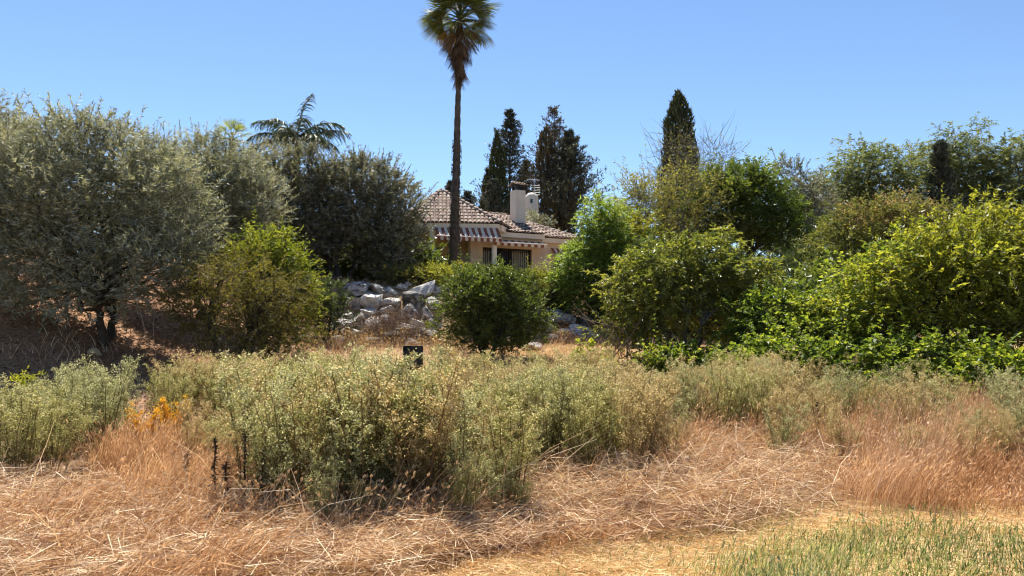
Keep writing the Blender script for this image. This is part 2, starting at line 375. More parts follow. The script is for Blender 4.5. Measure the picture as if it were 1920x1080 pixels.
def ground_mat():
    m, nt, out = new_mat('ground_soil')
    geo = nt.nodes.new('ShaderNodeNewGeometry')
    def noise(s, d=6):
        n = nt.nodes.new('ShaderNodeTexNoise'); n.inputs['Scale'].default_value = s; n.inputs['Detail'].default_value = d
        nt.links.new(geo.outputs['Position'], n.inputs['Vector']); return n
    n1, n2, n3 = noise(0.9), noise(28, 8), noise(110, 4)
    r1 = ramp(nt, [(0.3, (0.10, 0.062, 0.036)), (0.55, (0.22, 0.135, 0.07)), (0.75, (0.38, 0.25, 0.13))])
    ad = nt.nodes.new('ShaderNodeMath'); ad.operation = 'MULTIPLY_ADD'; ad.inputs[1].default_value = 0.45
    nt.links.new(n2.outputs['Fac'], ad.inputs[0])
    m2 = nt.nodes.new('ShaderNodeMath'); m2.operation = 'MULTIPLY_ADD'; m2.inputs[1].default_value = 0.35; m2.inputs[2].default_value = 0.08
    nt.links.new(n1.outputs['Fac'], m2.inputs[0]); nt.links.new(m2.outputs[0], ad.inputs[2])
    nt.links.new(ad.outputs[0], r1.inputs[0])
    r2 = ramp(nt, [(0.3, (0.16, 0.08, 0.042)), (0.55, (0.34, 0.185, 0.098)), (0.75, (0.54, 0.34, 0.20))])
    nt.links.new(n2.outputs['Fac'], r2.inputs[0])
    # mown straw strip in front: its edge runs obliquely across the field
    r0 = ramp(nt, [(0.3, (0.27, 0.175, 0.085)), (0.5, (0.46, 0.315, 0.155)), (0.7, (0.64, 0.465, 0.25))])
    nt.links.new(ad.outputs[0], r0.inputs[0])
    sx0 = nt.nodes.new('ShaderNodeSeparateXYZ'); nt.links.new(geo.outputs['Position'], sx0.inputs[0])
    e1 = nt.nodes.new('ShaderNodeMath'); e1.operation = 'MULTIPLY_ADD'; e1.inputs[1].default_value = 0.42; e1.inputs[2].default_value = 4.85
    nt.links.new(sx0.outputs['X'], e1.inputs[0])
    e1b = nt.nodes.new('ShaderNodeMath'); e1b.operation = 'MULTIPLY_ADD'; e1b.inputs[1].default_value = 1.2
    nt.links.new(n1.outputs['Fac'], e1b.inputs[0]); nt.links.new(e1.outputs[0], e1b.inputs[2])
    e2 = nt.nodes.new('ShaderNodeMath'); e2.operation = 'SUBTRACT'; nt.links.new(e1b.outputs[0], e2.inputs[0]); nt.links.new(sx0.outputs['Y'], e2.inputs[1])
    e3 = nt.nodes.new('ShaderNodeMapRange'); e3.inputs[1].default_value = -0.1; e3.inputs[2].default_value = 0.7; nt.links.new(e2.outputs[0], e3.inputs[0])
    far = nt.nodes.new('ShaderNodeMapRange'); far.inputs[1].default_value = 14.0; far.inputs[2].default_value = 17.0; far.inputs[4].default_value = 0.5; nt.links.new(sx0.outputs['Y'], far.inputs[0])
    e4 = nt.nodes.new('ShaderNodeMath'); e4.operation = 'MAXIMUM'; nt.links.new(e3.outputs[0], e4.inputs[0]); nt.links.new(far.outputs[0], e4.inputs[1])
    fm = nt.nodes.new('ShaderNodeMix'); fm.data_type = 'RGBA'
    nt.links.new(e4.outputs[0], fm.inputs[0]); nt.links.new(r1.outputs[0], fm.inputs[6]); nt.links.new(r0.outputs[0], fm.inputs[7])
    # brown leaf litter on the wooded bank, straw-covered earth in the open field
    sx = nt.nodes.new('ShaderNodeSeparateXYZ'); nt.links.new(geo.outputs['Position'], sx.inputs[0])
    my = nt.nodes.new('ShaderNodeMapRange'); my.inputs[1].default_value = 11.5; my.inputs[2].default_value = 14.0
    nt.links.new(sx.outputs['Y'], my.inputs[0])
    mxr = nt.nodes.new('ShaderNodeMapRange'); mxr.inputs[1].default_value = -4.5; mxr.inputs[2].default_value = -7.0
    nt.links.new(sx.outputs['X'], mxr.inputs[0])
    mu = nt.nodes.new('ShaderNodeMath'); mu.operation = 'MULTIPLY'
    nt.links.new(my.outputs[0], mu.inputs[0]); nt.links.new(mxr.outputs[0], mu.inputs[1])
    mx = nt.nodes.new('ShaderNodeMix'); mx.data_type = 'RGBA'
    nt.links.new(mu.outputs[0], mx.inputs[0]); nt.links.new(fm.outputs[2], mx.inputs[6]); nt.links.new(r2.outputs[0], mx.inputs[7])
    b = nt.nodes.new('ShaderNodeBsdfPrincipled'); b.inputs['Roughness'].default_value = 0.95; b.inputs['Specular IOR Level'].default_value = 0.15
    nt.links.new(mx.outputs[2], b.inputs['Base Color'])
    bp = nt.nodes.new('ShaderNodeBump'); bp.inputs['Strength'].default_value = 0.8; bp.inputs['Distance'].default_value = 0.03
    nt.links.new(n2.outputs['Fac'], bp.inputs['Height']); nt.links.new(bp.outputs[0], b.inputs['Normal'])
    nt.links.new(b.outputs[0], out.inputs['Surface'])
    return m
M['ground'] = ground_mat()

# ------------------------------------------------------------------ ground
def build_ground():
    ys = np.concatenate([np.linspace(-12, 2, 15), np.linspace(2.2, 34, 130), np.linspace(35, 70, 24), [90, 130, 220, 400, 900, 2000]])
    xs = np.concatenate([[-2000, -800, -300, -120, -70], np.linspace(-45, -18, 24), np.linspace(-17.6, 17.6, 110), np.linspace(18, 45, 24), [70, 120, 300, 800, 2000]])
    X, Y = np.meshgrid(xs, ys)
    Z = H(X, Y)
    far = np.maximum(sm(60, 200, np.abs(X)), sm(80, 200, Y))
    Z = Z * (1 - far) + 2.0 * far
    g = Geo()
    idx = np.arange(X.size).reshape(X.shape)
    q = np.stack([idx[:-1, :-1], idx[:-1, 1:], idx[1:, 1:], idx[1:, :-1]], -1)
    g.add(np.stack([X, Y, Z], -1), q)
    tag(link('ground', g.mesh('ground', M['ground'], True)), kind='structure', label='dry straw-covered earth rising to a wooded bank')
build_ground()

# ------------------------------------------------------------------ trees
def bez(a, b, K, lift=0.3, rng=None, wob=0.06):
    """bent paths from a (N,3) to b (N,3)"""
    a = np.atleast_2d(a); b = np.atleast_2d(b)
    t = np.linspace(0, 1, K)[None, :, None]
    d = b - a
    ln = np.linalg.norm(d, axis=1, keepdims=True)
    c = a + d * 0.5 + np.array([0, 0, 1.0]) * (ln * lift) - d * np.array([0.18, 0.18, 0])
    p = (1 - t) ** 2 * a[:, None] + 2 * t * (1 - t) * c[:, None] + t ** 2 * b[:, None]
    if rng is not None:
        w = rng.normal(size=(len(a), K, 3)) * (ln[:, None] * wob)
        w[:, 0] = 0; w[:, -1] *= 0.3
        p = p + w
    return p

def sample_lobes(lobes, n, rng, inner=0.5, under=0.35):
    """n clump centres in the lobes, kept apart from each other so that gaps stay between the clumps"""
    p, d, k = sample_lobes_raw(lobes, n * 6, rng, inner, under)
    best = np.full(len(p), 1e9); pick = [0]
    for _ in range(n - 1):
        dd = ((p - p[pick[-1]]) ** 2).sum(1)
        best = np.minimum(best, dd)
        best[pick[-1]] = -1
        pick.append(int(np.argmax(best * (0.55 + 0.45 * rng.random(len(p))))))
    return p[pick], d[pick], k[pick]

def sample_lobes_raw(lobes, n, rng, inner=0.5, under=0.35):
    lo = np.array(lobes, float)
    vol = lo[:, 3] * lo[:, 4] * lo[:, 5]
    w = vol ** 0.8
    if lo.shape[1] > 6:
        w = w * lo[:, 6]
    k = rng.choice(len(lo), n, p=w / w.sum())
    d = nrm(rng.normal(size=(n, 3)))
    low = d[:, 2] < 0
    d[low, 2] *= np.where(rng.random(low.sum()) < under, 1, -1)
    r = inner + (1 - inner) * rng.random(n) ** 0.6
    return lo[k, :3] + d * lo[k, 3:6] * r[:, None], d, k

def tree(name, label, cat, base, lobes, leaf, n_clump=60, clump_r=0.4, n_spray=14, n_leaf=14, spray_len=0.35, LL=0.07, LW=0.02,
         droop=0.0, up=0.4, out=0.9, rough=0.6, tri=False, stems=1, stem_r=0.12, fork=1.0, bark='bark', seed=1, inner=0.5, under=0.5,
         group=None, twig=0.004, light=0.0, spread=0.3, lean=(0, 0), leaf_side=0.9, limb_n=9, flat=0.0, extra=None, hang=None, twig_w=0.012, stray=0.06, sat=7):
    """lobes are (x, y, z, rx, ry, rz[, weight]) offsets from the base point"""
    rng = np.random.default_rng(seed)
    root = thing(name, label, cat, base, group)
    lobes = [tuple(l[:6]) for l in lobes]
    for _ in range(sat):                        # small outlying lobes break up the outline
        l = lobes[rng.integers(0, len(lobes))]
        dv = nrm(rng.normal(size=3) + np.array([0, 0, 0.35]))
        f = 0.28 + 0.22 * rng.random(); k = 0.9 + 0.25 * rng.random()
        c = np.array(l[:3]) + dv * np.array(l[3:6]) * k
        lobes.append((c[0], c[1], max(c[2], 0.25), l[3] * f, l[4] * f, l[5] * f * (0.8 + 0.6 * rng.random())))
    cl, cd, ck = sample_lobes(lobes, n_clump, rng, inner, under)
    lo = np.array(lobes, float)
    wood = Geo()
    # stems
    ctr = np.average(lo[:, :3], axis=0, weights=lo[:, 3] * lo[:, 4] * lo[:, 5])
    tops = []
    for s in range(stems):
        a = 2 * np.pi * (s + rng.random() * 0.6) / stems
        foot = np.array([math.cos(a), math.sin(a), 0]) * (spread * 0.35 if stems > 1 else 0.0)
        tp = np.array([math.cos(a) * spread + lean[0], math.sin(a) * spread + lean[1], fork * (0.8 + 0.4 * rng.random())])
        if stems == 1:
            tp = np.array([lean[0], lean[1], fork])
        K = 7
        pth = bez(foot, tp, K, 0.05, rng, 0.04)[0]
        pth[0, 2] -= 0.25
        rr = stem_r * (1.25 - 0.5 * np.linspace(0, 1, K)); rr[0] *= 1.5; rr[1] *= 1.12
        wood.tubes(pth, rr, 8, rnd=0.5)
        tops.append(tp)
    tops = np.array(tops)
    # limbs to the heart of each lobe and to some clumps
    tg = np.concatenate([lo[:, :3] + rng.normal(size=(len(lo), 3)) * 0.1, cl[rng.choice(n_clump, min(limb_n, n_clump), replace=False)]])
    st = tops[np.argmin(((tg[:, None] - tops[None]) ** 2).sum(-1), axis=1)]
    limbs = bez(st, tg, 9, 0.12, rng, 0.035)
    lr = stem_r * 0.62 * np.linspace(1, 0.12, 9)[None] * (0.7 + 0.5 * rng.random((len(tg), 1)))
    wood.tubes(limbs, lr, 6, rnd=0.5)
    # boughs to every clump
    nodes = limbs[:, 2:].reshape(-1, 3); nrad = lr[:, 2:].reshape(-1)
    dist = ((cl[:, None] - nodes[None]) ** 2).sum(-1) + np.where(nodes[None, :, 2] > cl[:, None, 2], 0.8, 0)
    j = dist.argmin(1)
    bo = bez(nodes[j], cl, 6, 0.1, rng, 0.05)
    br = np.minimum(nrad[j] * 0.7, stem_r * 0.25)[:, None] * np.linspace(1, 0.2, 6)[None]
    wood.tubes(bo, np.maximum(br, twig), 3, rnd=0.5)
    # sprays
    n = n_clump * n_spray
    ci = np.repeat(np.arange(n_clump), n_spray)
    cs = (0.6 + 0.8 * rng.random(n_clump))[ci][:, None]
    off = rng.normal(size=(n, 3)) * clump_r * np.array([1, 1, 0.62]) * 0.55 * cs
    p = cl[ci] + off
    od = nrm((p - lo[ck[ci], :3]) / lo[ck[ci], 3:6] * 0.7 + nrm(off) * 0.5)
    d = nrm(od * out + np.array([0, 0, up]) + rng.normal(size=(n, 3)) * rough)
    if hang is not None:
        d = nrm(d * np.array([1, 1, 0.3]) * (1 - hang) + np.array([0, 0, -1.0]) * hang)
    SL = spray_len * (0.6 + 0.8 * rng.random(n))
    SL = np.where(rng.random(n) < stray, SL * 1.9, SL)
    # thin twig of each spray
    tw = np.stack([p, p + d * SL[:, None] - np.array([0, 0, 1]) * (droop * SL)[:, None]], 1)
    wood.ribbons(tw, np.full(n, twig_w), np.full(n, 0.5))
    link('trunk', wood.mesh(name + '_wood', M[bark], True), root)
    # leaves
    m = n_leaf
    t = (np.arange(m)[None] + rng.random((n, m))) / m
    t = 0.08 + 0.92 * t
    pp = p[:, None] + d[:, None] * (SL[:, None] * t)[..., None] - np.array([0, 0, 1.0]) * (droop * SL[:, None] * t * t)[..., None]
    sd = nrm(np.cross(d, np.array([0, 0, 1.0]) + 0.3 * rng.normal(size=(n, 3))))
    sgn = np.where(np.arange(m) % 2 == 0, 1.0, -1.0)[None, :, None]
    ld = d[:, None] * 0.7 + sd[:, None] * sgn * leaf_side + rng.normal(size=(n, m, 3)) * 0.35
    if hang is not None:
        ld = ld * 0.6 + np.array([0, 0, -0.9])
    if droop > 0:
        ld = ld - np.array([0, 0, droop * 0.8])
    ln = np.array([0, 0, 1.0]) + rng.normal(size=(n, m, 3)) * (0.7 - flat)
    cb = rng.random(n_clump)[ci][:, None]
    rnd = np.clip(0.5 + light + 0.38 * (rng.random((n, m)) - 0.5) * 1.6 + 0.35 * (cb - 0.5), 0, 1)
    N = n * m
    sz = 0.65 + 0.7 * rng.random(N)
    g = Geo()
    g.leaves(pp.reshape(N, 3), ld.reshape(N, 3), ln.reshape(N, 3), LL * sz, LW * sz, rnd.reshape(N), tri=tri)
    if extra:                                   # (material, share of clumps near the top, length, width)
        em, share, el, ew = extra
        top = cl[cl[:, 2] > np.quantile(cl[:, 2], 1 - share)]
        k = len(top) * 220
        ep = np.repeat(top, 220, axis=0) + rng.normal(size=(k, 3)) * clump_r * 0.7
        e = Geo(); e.leaves(ep, rng.normal(size=(k, 3)) + np.array([0, 0, 0.7]), rng.normal(size=(k, 3)), np.full(k, el), np.full(k, ew), rng.random(k))
        tag(link('blossom', e.mesh(name + '_blossom', M[em]), root), kind='stuff')
    tag(link('crown', g.mesh(name + '_crown', M[leaf]), root), kind='stuff')
    return root

# ---- olives on the bank at left
OL = dict(tri=True, LL=0.10, LW=0.027, clump_r=0.38, n_spray=25, n_leaf=21, spray_len=0.42, up=0.55, out=0.8, rough=0.5, inner=0.68, under=0.95, twig_w=0.008)
tree('olive_tree', 'largest silvery olive tree, trunk on the shaded bank at left', 'tree', G(205, 18.0),
     [(-0.7, 0.2, 4.5, 1.15, 1.3, 0.9), (-1.9, 0.1, 3.9, 1.3, 1.4, 1.25), (0.35, 0.3, 3.85, 1.2, 1.4, 1.15), (-2.6, 0, 2.9, 1.2, 1.3, 1.4), (-0.9, 0, 3.1, 1.8, 1.8, 1.5), (0.95, 0.2, 3.0, 1.2, 1.4, 1.4),
      (0.2, -0.8, 1.65, 1.6, 1.0, 0.9), (-1.5, -0.6, 1.75, 1.3, 1.0, 0.9), (1.05, -0.4, 1.7, 0.8, 0.9, 0.8)],
     'olive', n_clump=290, stems=2, stem_r=0.095, fork=0.7, spread=0.5, seed=11, light=0.16, **OL)
tree('olive_tree', 'olive tree with rounded silvery top right of the largest olive', 'tree', G(388, 23.5),
     [(0.0, 0, 4.65, 1.3, 1.3, 1.0), (-1.0, 0.2, 4.0, 1.3, 1.4, 1.3), (0.75, 0, 3.95, 1.15, 1.4, 1.3), (0.1, -0.2, 3.2, 1.7, 1.5, 1.2), (0.7, -0.2, 2.4, 1.0, 1.0, 0.8)],
     'olive', n_clump=180, stems=2, stem_r=0.11, fork=1.1, spread=0.4, seed=12, light=0.16, **OL)
tree('olive_tree', 'olive tree cut off by the left edge of the view', 'tree', G(-80, 21.0),
     [(0.0, 0, 3.5, 1.8, 1.6, 1.4), (1.2, 0, 3.0, 1.2, 1.3, 1.3), (-1.2, 0, 3.0, 1.4, 1.4, 1.4), (0.6, 0, 1.7, 1.5, 1.2, 0.9)],
     'olive', n_clump=120, stems=1, stem_r=0.14, fork=1.0, seed=13, light=0.14, **OL)
OD = dict(OL); OD.update(n_spray=22, n_leaf=22, LL=0.13, LW=0.036, clump_r=0.42, spray_len=0.5)
tree('olive_tree', 'dark olive tree behind the bright green lemon bush', 'tree', G(535, 32.0),
     [(0.1, 0, 4.6, 1.5, 1.3, 0.95), (-1.0, 0, 3.9, 1.4, 1.3, 1.15), (0.85, 0, 3.3, 1.3, 1.3, 1.1), (0, -0.2, 2.5, 1.8, 1.3, 1.0), (-0.9, -0.2, 1.6, 1.4, 1.1, 0.9), (0.85, 0, 1.6, 1.1, 1.1, 0.8)],
     'olive_dark', n_clump=150, stems=2, stem_r=0.13, fork=1.1, spread=0.4, seed=14, **OD)
tree('olive_tree', 'dark spreading olive tree standing above the boulder wall', 'tree', G(640, 32.0),
     [(0.9, 0, 4.25, 1.6, 1.4, 1.0), (2.1, 0, 3.4, 1.1, 1.3, 1.1), (-0.3, 0, 4.0, 1.1, 1.3, 1.0), (2.5, 0, 2.2, 0.75, 1.1, 1.1), (1.1, 0, 2.6, 1.6, 1.4, 1.0), (-0.6, -0.2, 2.4, 0.95, 1.1, 1.0), (2.2, -0.2, 1.3, 0.75, 0.9, 0.85), (1.2, 0.3, 1.7, 0.8, 0.9, 0.7)],
     'olive_dark', n_clump=190, stems=3, stem_r=0.12, fork=0.9, spread=0.55, seed=15, **OD)
# shrubs and trees further back that close the view between the olive trunks
for i, (u, Y, w, h, lf, lab) in enumerate([
        (470, 36.0, 2.0, 3.0, 'oleander', 'dark shrub behind the stems of the lemon bush'),
        (600, 36.5, 1.9, 2.8, 'oleander', 'dark shrub behind the fork of the olive above the wall'),
        (715, 35.0, 1.5, 2.3, 'citrus', 'green shrub behind the olive and left of the porch'),
        (300, 34.0, 2.2, 3.2, 'olive_dark', 'dark olive bush behind the two silvery olives'),
        (120, 33.0, 2.4, 3.0, 'olive_dark', 'dark olive bush behind the largest olive'),
        (-60, 32.0, 2.4, 3.0, 'oleander', 'dark shrub behind the low white wall at far left'),
        (670, 39.0, 2.0, 2.2, 'oleander', 'low dark hedge glimpsed under the olive above the wall'),
        (545, 40.0, 2.4, 2.4, 'oleander', 'low dark hedge glimpsed right of the lemon bush'),
        (770, 34.0, 0.9, 1.7, 'citrus', 'dark green shrub left of the porch column')]):
    tree('garden_shrub', lab, 'shrub', G(u, Y), [(0, 0, h * 0.55, w, 1.0, h * 0.5), (w * 0.6, 0, h * 0.45, w * 0.6, 0.8, h * 0.45), (-w * 0.6, 0, h * 0.5, w * 0.6, 0.8, h * 0.45), (0, 0, h * 0.2, w * 1.2, 0.7, h * 0.25)],
         lf, n_clump=80, clump_r=0.42, n_spray=13, n_leaf=11, tri=True, spray_len=0.5, LL=0.19, LW=0.075, stems=4, stem_r=0.05, fork=0.7, spread=0.4, seed=160 + i, inner=0.5, under=0.9)
# ---- shrubs below the olives
tree('bronze_shrub', 'bronze-leaved shrub with many thin dark stems under the olives', 'shrub', G(438, 17.0),
     [(-0.15, 0, 1.75, 0.9, 0.9, 0.85), (0.75, 0, 1.15, 0.75, 0.8, 0.75), (-0.75, 0.1, 1.6, 0.55, 0.7, 0.7), (0.75, -0.1, 1.8, 0.6, 0.7, 0.6), (0.2, 0, 2.3, 0.5, 0.5, 0.4), (1.2, 0, 0.8, 0.45, 0.5, 0.5)],
     'pome_brown', n_clump=78, sat=14, clump_r=0.26, n_spray=15, n_leaf=16, spray_len=0.36, LL=0.085, LW=0.024, droop=0.25, stems=5, stem_r=0.045, fork=0.9, spread=0.55, seed=21, inner=0.4, under=0.7, stray=0.3)
tree('lemon_bush', 'bright yellow-green lemon bush beside the dark olives', 'shrub', G(507, 19.6),
     [(0.05, 0, 2.3, 0.75, 0.8, 0.8), (-0.4, 0, 2.85, 0.5, 0.6, 0.42), (0.5, 0, 1.95, 0.6, 0.7, 0.8), (0.55, -0.2, 1.2, 0.65, 0.7, 0.7), (0.3, 0, 2.95, 0.35, 0.4, 0.3)],
     'lemon', n_clump=70, clump_r=0.28, n_spray=15, n_leaf=12, spray_len=0.3, LL=0.10, LW=0.042, stems=3, stem_r=0.06, fork=0.7, seed=22, inner=0.5, under=0.7)
tree('oleander_shrub', 'dark oleander shrub at the left end of the boulder wall', 'shrub', G(613, 24.5),
     [(0.0, 0, 1.0, 0.5, 0.5, 0.75), (0.1, 0, 1.4, 0.45, 0.5, 0.5)],
     'oleander', n_clump=26, clump_r=0.22, n_spray=14, n_leaf=12, spray_len=0.32, LL=0.13, LW=0.032, up=0.8, stems=4, stem_r=0.03, fork=0.5, spread=0.25, seed=23, under=0.8)
# ---- middle
tree('citrus_shrub', 'dense dark green citrus shrub in front of the boulder wall', 'shrub', G(915, 20.5),
     [(0.0, 0, 1.55, 0.85, 0.85, 0.7), (-0.72, 0, 1.45, 0.5, 0.6, 0.6), (0.85, 0, 1.3, 0.6, 0.6, 0.6), (0.2, 0, 2.05, 0.6, 0.5, 0.4), (-0.3, -0.1, 0.85, 0.6, 0.5, 0.5), (0.4, 0, 0.75, 0.55, 0.5, 0.45), (-0.5, 0, 2.05, 0.4, 0.4, 0.35), (1.2, 0, 0.95, 0.32, 0.4, 0.4)],
     'citrus', sat=14, n_clump=110, clump_r=0.24, n_spray=18, n_leaf=13, spray_len=0.28, LL=0.085, LW=0.038, stems=4, stem_r=0.05, fork=0.55, spread=0.3, seed=31, inner=0.5, under=0.8, stray=0.2)
for i, (u, Y, w, h, lf, lab, nm) in enumerate([
        (765, 29.5, 0.75, 0.52, 'pome_brown', 'yellowing shrub between dark olive and palm trunk', 'garden_shrub'),
        (835, 29.2, 0.95, 0.56, 'hedge', 'bright green garden shrub below the foot of the fan palm', 'garden_shrub'),
        (905, 29.0, 1.0, 0.46, 'hedge', 'bright green garden shrub below the white porch columns', 'garden_shrub'),
        (962, 28.6, 0.75, 0.38, 'citrus', 'reddish-tipped garden shrub below the barred patio window', 'garden_shrub'),
        (1010, 28.5, 0.8, 0.4, 'hedge', 'pale green garden shrub under the right corner of the house', 'garden_shrub'),
        (1035, 27.6, 0.55, 0.5, 'loquat', 'greyish small shrub above the right-hand boulders', 'garden_shrub')]):
    b = G(u, Y)
    tree(nm, lab, 'shrub', b, [(0, 0, h * 0.55, w, 0.7, h * 0.55), (w * 0.5, 0, h * 0.5, w * 0.6, 0.6, h * 0.45), (-w * 0.5, 0.1, h * 0.6, w * 0.6, 0.6, h * 0.5)],
         lf, n_clump=42, clump_r=0.26, n_spray=14, n_leaf=11, spray_len=0.28, LL=0.085, LW=0.036, stems=4, stem_r=0.02, fork=0.3, spread=0.25, seed=40 + i, inner=0.4, under=0.6, stray=0.12)
tree('bamboo_clump', 'feathery bright green bamboo clump right of the house', 'bamboo', G(1118, 27.0),
     [(-0.5, 0, 1.9, 0.75, 0.8, 0.9), (0.3, 0, 2.7, 0.65, 0.7, 1.0), (0.5, 0, 1.5, 0.9, 0.8, 1.1), (-0.5, 0, 1.1, 0.9, 0.7, 0.7), (0.15, 0, 3.5, 0.35, 0.4, 0.6)],
     'bamboo', n_clump=120, clump_r=0.3, n_spray=20, n_leaf=15, spray_len=0.4, tri=True, LL=0.16, LW=0.038, droop=0.35, up=0.6, stems=9, stem_r=0.025, fork=1.6, spread=0.5, bark='bark_grey', seed=51, inner=0.4, under=0.8, stray=0.12)
tree('broadleaf_tree', 'low spreading glossy broadleaf tree right of the bamboo', 'tree', G(1285, 19.5),
     [(0.0, 0, 2.3, 1.5, 1.2, 0.85), (-1.0, 0, 1.9, 1.05, 1.0, 0.85), (1.0, 0, 2.1, 0.95, 1.0, 0.8), (0.4, 0, 2.75, 0.95, 0.9, 0.5), (-1.25, -0.3, 1.15, 0.7, 0.7, 0.55), (1.25, -0.1, 1.35, 0.6, 0.7, 0.7), (0.0, 0.5, 1.6, 1.1, 0.6, 0.5)],
     'fig', sat=14, n_clump=150, clump_r=0.28, n_spray=14, n_leaf=12, spray_len=0.34, LL=0.125, LW=0.05, droop=0.3, stems=6, stem_r=0.055, fork=0.9, spread=0.6, bark='bark_grey', seed=52, inner=0.5, under=0.7, stray=0.1)
# ---- right side, near
tree('pomegranate_tree', 'large yellow-green tree filling the right side of the view', 'tree', G(1800, 15.5),
     [(0.0, 0, 2.2, 1.6, 1.4, 1.2), (-1.2, 0, 2.0, 1.0, 1.1, 1.0), (1.2, 0, 2.5, 1.3, 1.3, 1.15), (0.1, 0, 3.05, 1.0, 1.0, 0.55), (-1.75, -0.1, 1.5, 0.75, 0.9, 0.75), (0.9, -0.4, 1.5, 1.2, 1.0, 0.75), (-0.5, -0.6, 1.5, 1.1, 0.8, 0.7), (1.6, 0, 1.4, 0.9, 0.9, 0.9), (-0.9, 0, 2.7, 0.6, 0.7, 0.45)],
     'pome', n_clump=200, clump_r=0.32, n_spray=18, n_leaf=17, spray_len=0.36, tri=True, LL=0.085, LW=0.036, stems=4, stem_r=0.08, fork=0.9, spread=0.4, seed=61, inner=0.5, under=0.6, stray=0.14)
tree('pomegranate_tree', 'yellow-green tree at the right edge behind the vines', 'tree', G(2060, 14.0),
     [(0.0, 0, 2.2, 1.5, 1.2, 1.3), (-0.8, 0, 1.6, 1.0, 1.0, 1.1), (0.3, 0, 2.6, 1.2, 1.2, 0.7)],
     'pome', n_clump=80, clump_r=0.32, n_spray=18, n_leaf=16, spray_len=0.36, tri=True, LL=0.085, LW=0.036, stems=3, stem_r=0.07, fork=0.8, spread=0.35, seed=62, inner=0.5, under=0.7, stray=0.14)
VN = dict(clump_r=0.26, n_spray=12, n_leaf=11, spray_len=0.42, LL=0.085, LW=0.075, droop=0.3, up=0.3, stems=3, stem_r=0.022, fork=0.35, spread=0.3, inner=0.55, under=0.5, stray=0.14, flat=0.25, leaf_side=0.6)
for i, (u, Y, w, h, light, lab) in enumerate([
        (1465, 17.5, 1.0, 1.75, -0.1, 'dark green sprawling grapevine beside the low broadleaf tree'),
        (1560, 16.6, 0.95, 1.85, 0.05, 'yellow-topped grapevine mound in the middle of the vine row'),
        (1640, 17.6, 0.85, 2.5, 0.0, 'tall grapevine climbing around the grey concrete post'),
        (1480, 14.8, 0.85, 1.0, 0.05, 'low grapevine at the near left end of the vine row'),
        (1610, 14.4, 0.75, 1.0, 0.0, 'low dark grapevine at the near edge below the post'),
        (1740, 13.6, 0.9, 1.05, 0.08, 'yellowish grapevine at the near edge below the large tree'),
        (1850, 12.8, 0.85, 0.75, 0.12, 'yellow-green grapevine near the right edge behind rust grass'),
        (1935, 12.2, 0.7, 0.8, -0.02, 'grapevine cut by the right edge of the view'),
        (1270, 17.4, 0.7, 0.5, 0.10, 'low yellow-green grapevine in front of the broadleaf trunks'),
        (1370, 17.0, 0.7, 0.45, 0.05, 'low grapevine between broadleaf tree and vine row')]):
    tree('grapevine', lab, 'vine', G(u, Y), [(0, 0, h * 0.55, w, 0.7, h * 0.5), (w * 0.5, -0.1, h * 0.4, w * 0.6, 0.6, h * 0.4), (-w * 0.5, 0.1, h * 0.5, w * 0.6, 0.6, h * 0.5)],
         'vine', n_clump=int(24 + 24 * w * h), seed=70 + i, light=light, group='grapevines along the field edge', **VN)
tree('grapevine', 'grapevine runner arching over the top of the large yellow-green tree', 'vine', G(1640, 15.2),
     [(0.0, 0, 2.1, 0.5, 0.5, 0.5), (0.6, 0, 2.5, 0.5, 0.4, 0.3), (1.3, 0.1, 2.9, 0.6, 0.4, 0.25), (1.6, -0.9, 2.6, 0.4, 0.3, 0.15), (-0.35, 0, 1.4, 0.35, 0.4, 0.6)],
     'vine', n_clump=34, seed=85, light=0.2, group='grapevines along the field edge', **VN)
tree('young_vine', 'small lime-green sapling on the straw path by the right-hand boulders', 'vine', G(1098, 17.0),
     [(0, 0, 0.35, 0.35, 0.3, 0.25), (0.12, 0, 0.65, 0.14, 0.14, 0.2)], 'vine', n_clump=16, seed=86, light=0.25, **dict(VN, clump_r=0.12, spray_len=0.2, n_spray=6, n_leaf=6, LL=0.09, LW=0.07))

# ---- right side, far
BG = dict(clump_r=0.5, n_spray=19, n_leaf=14, spray_len=0.6, LL=0.17, LW=0.065, inner=0.55, under=0.8, twig_w=0.015)
tree('carob_tree', 'dark green rounded carob tree right of the tall cypress', 'tree', G(1385, 35.0),
     [(0.0, 0, 4.3, 1.9, 1.8, 1.5), (1.2, 0, 3.6, 1.5, 1.4, 1.5), (-0.9, 0, 3.7, 1.4, 1.5, 1.5), (0.4, 0, 5.2, 1.1, 1.1, 0.7), (1.9, 0, 2.9, 0.9, 1.0, 1.0)],
     'carob', n_clump=110, stems=4, stem_r=0.13, fork=1.6, spread=0.7, seed=101, **BG)
SPA = dict(BG); SPA.update(n_spray=9, n_leaf=8, LL=0.13, LW=0.05, spray_len=0.7, inner=0.35, twig_w=0.02)
tree('ash_tree', 'thin-leaved tree with bare upper twigs in front of the tall cypress', 'tree', G(1275, 33.0),
     [(0.0, 0, 4.3, 1.7, 1.4, 1.5), (1.0, 0, 4.0, 1.3, 1.2, 1.4), (-1.2, 0, 3.7, 1.2, 1.2, 1.5)],
     'ash', n_clump=85, stems=2, stem_r=0.12, fork=1.8, spread=0.3, seed=102, bark='bark_grey', **SPA)
tree('ash_tree', 'sparse tree with bare twig tips left of the tall cypress', 'tree', G(1195, 32.0),
     [(0.0, 0, 3.6, 1.0, 1.0, 1.3), (0.3, 0, 4.9, 0.7, 0.7, 0.7), (-0.3, 0, 4.7, 0.6, 0.6, 0.8), (0.3, 0, 2.5, 1.2, 1.0, 0.9)],
     'ash', n_clump=64, stems=2, stem_r=0.09, fork=1.6, spread=0.3, seed=103, bark='bark_grey', **SPA)
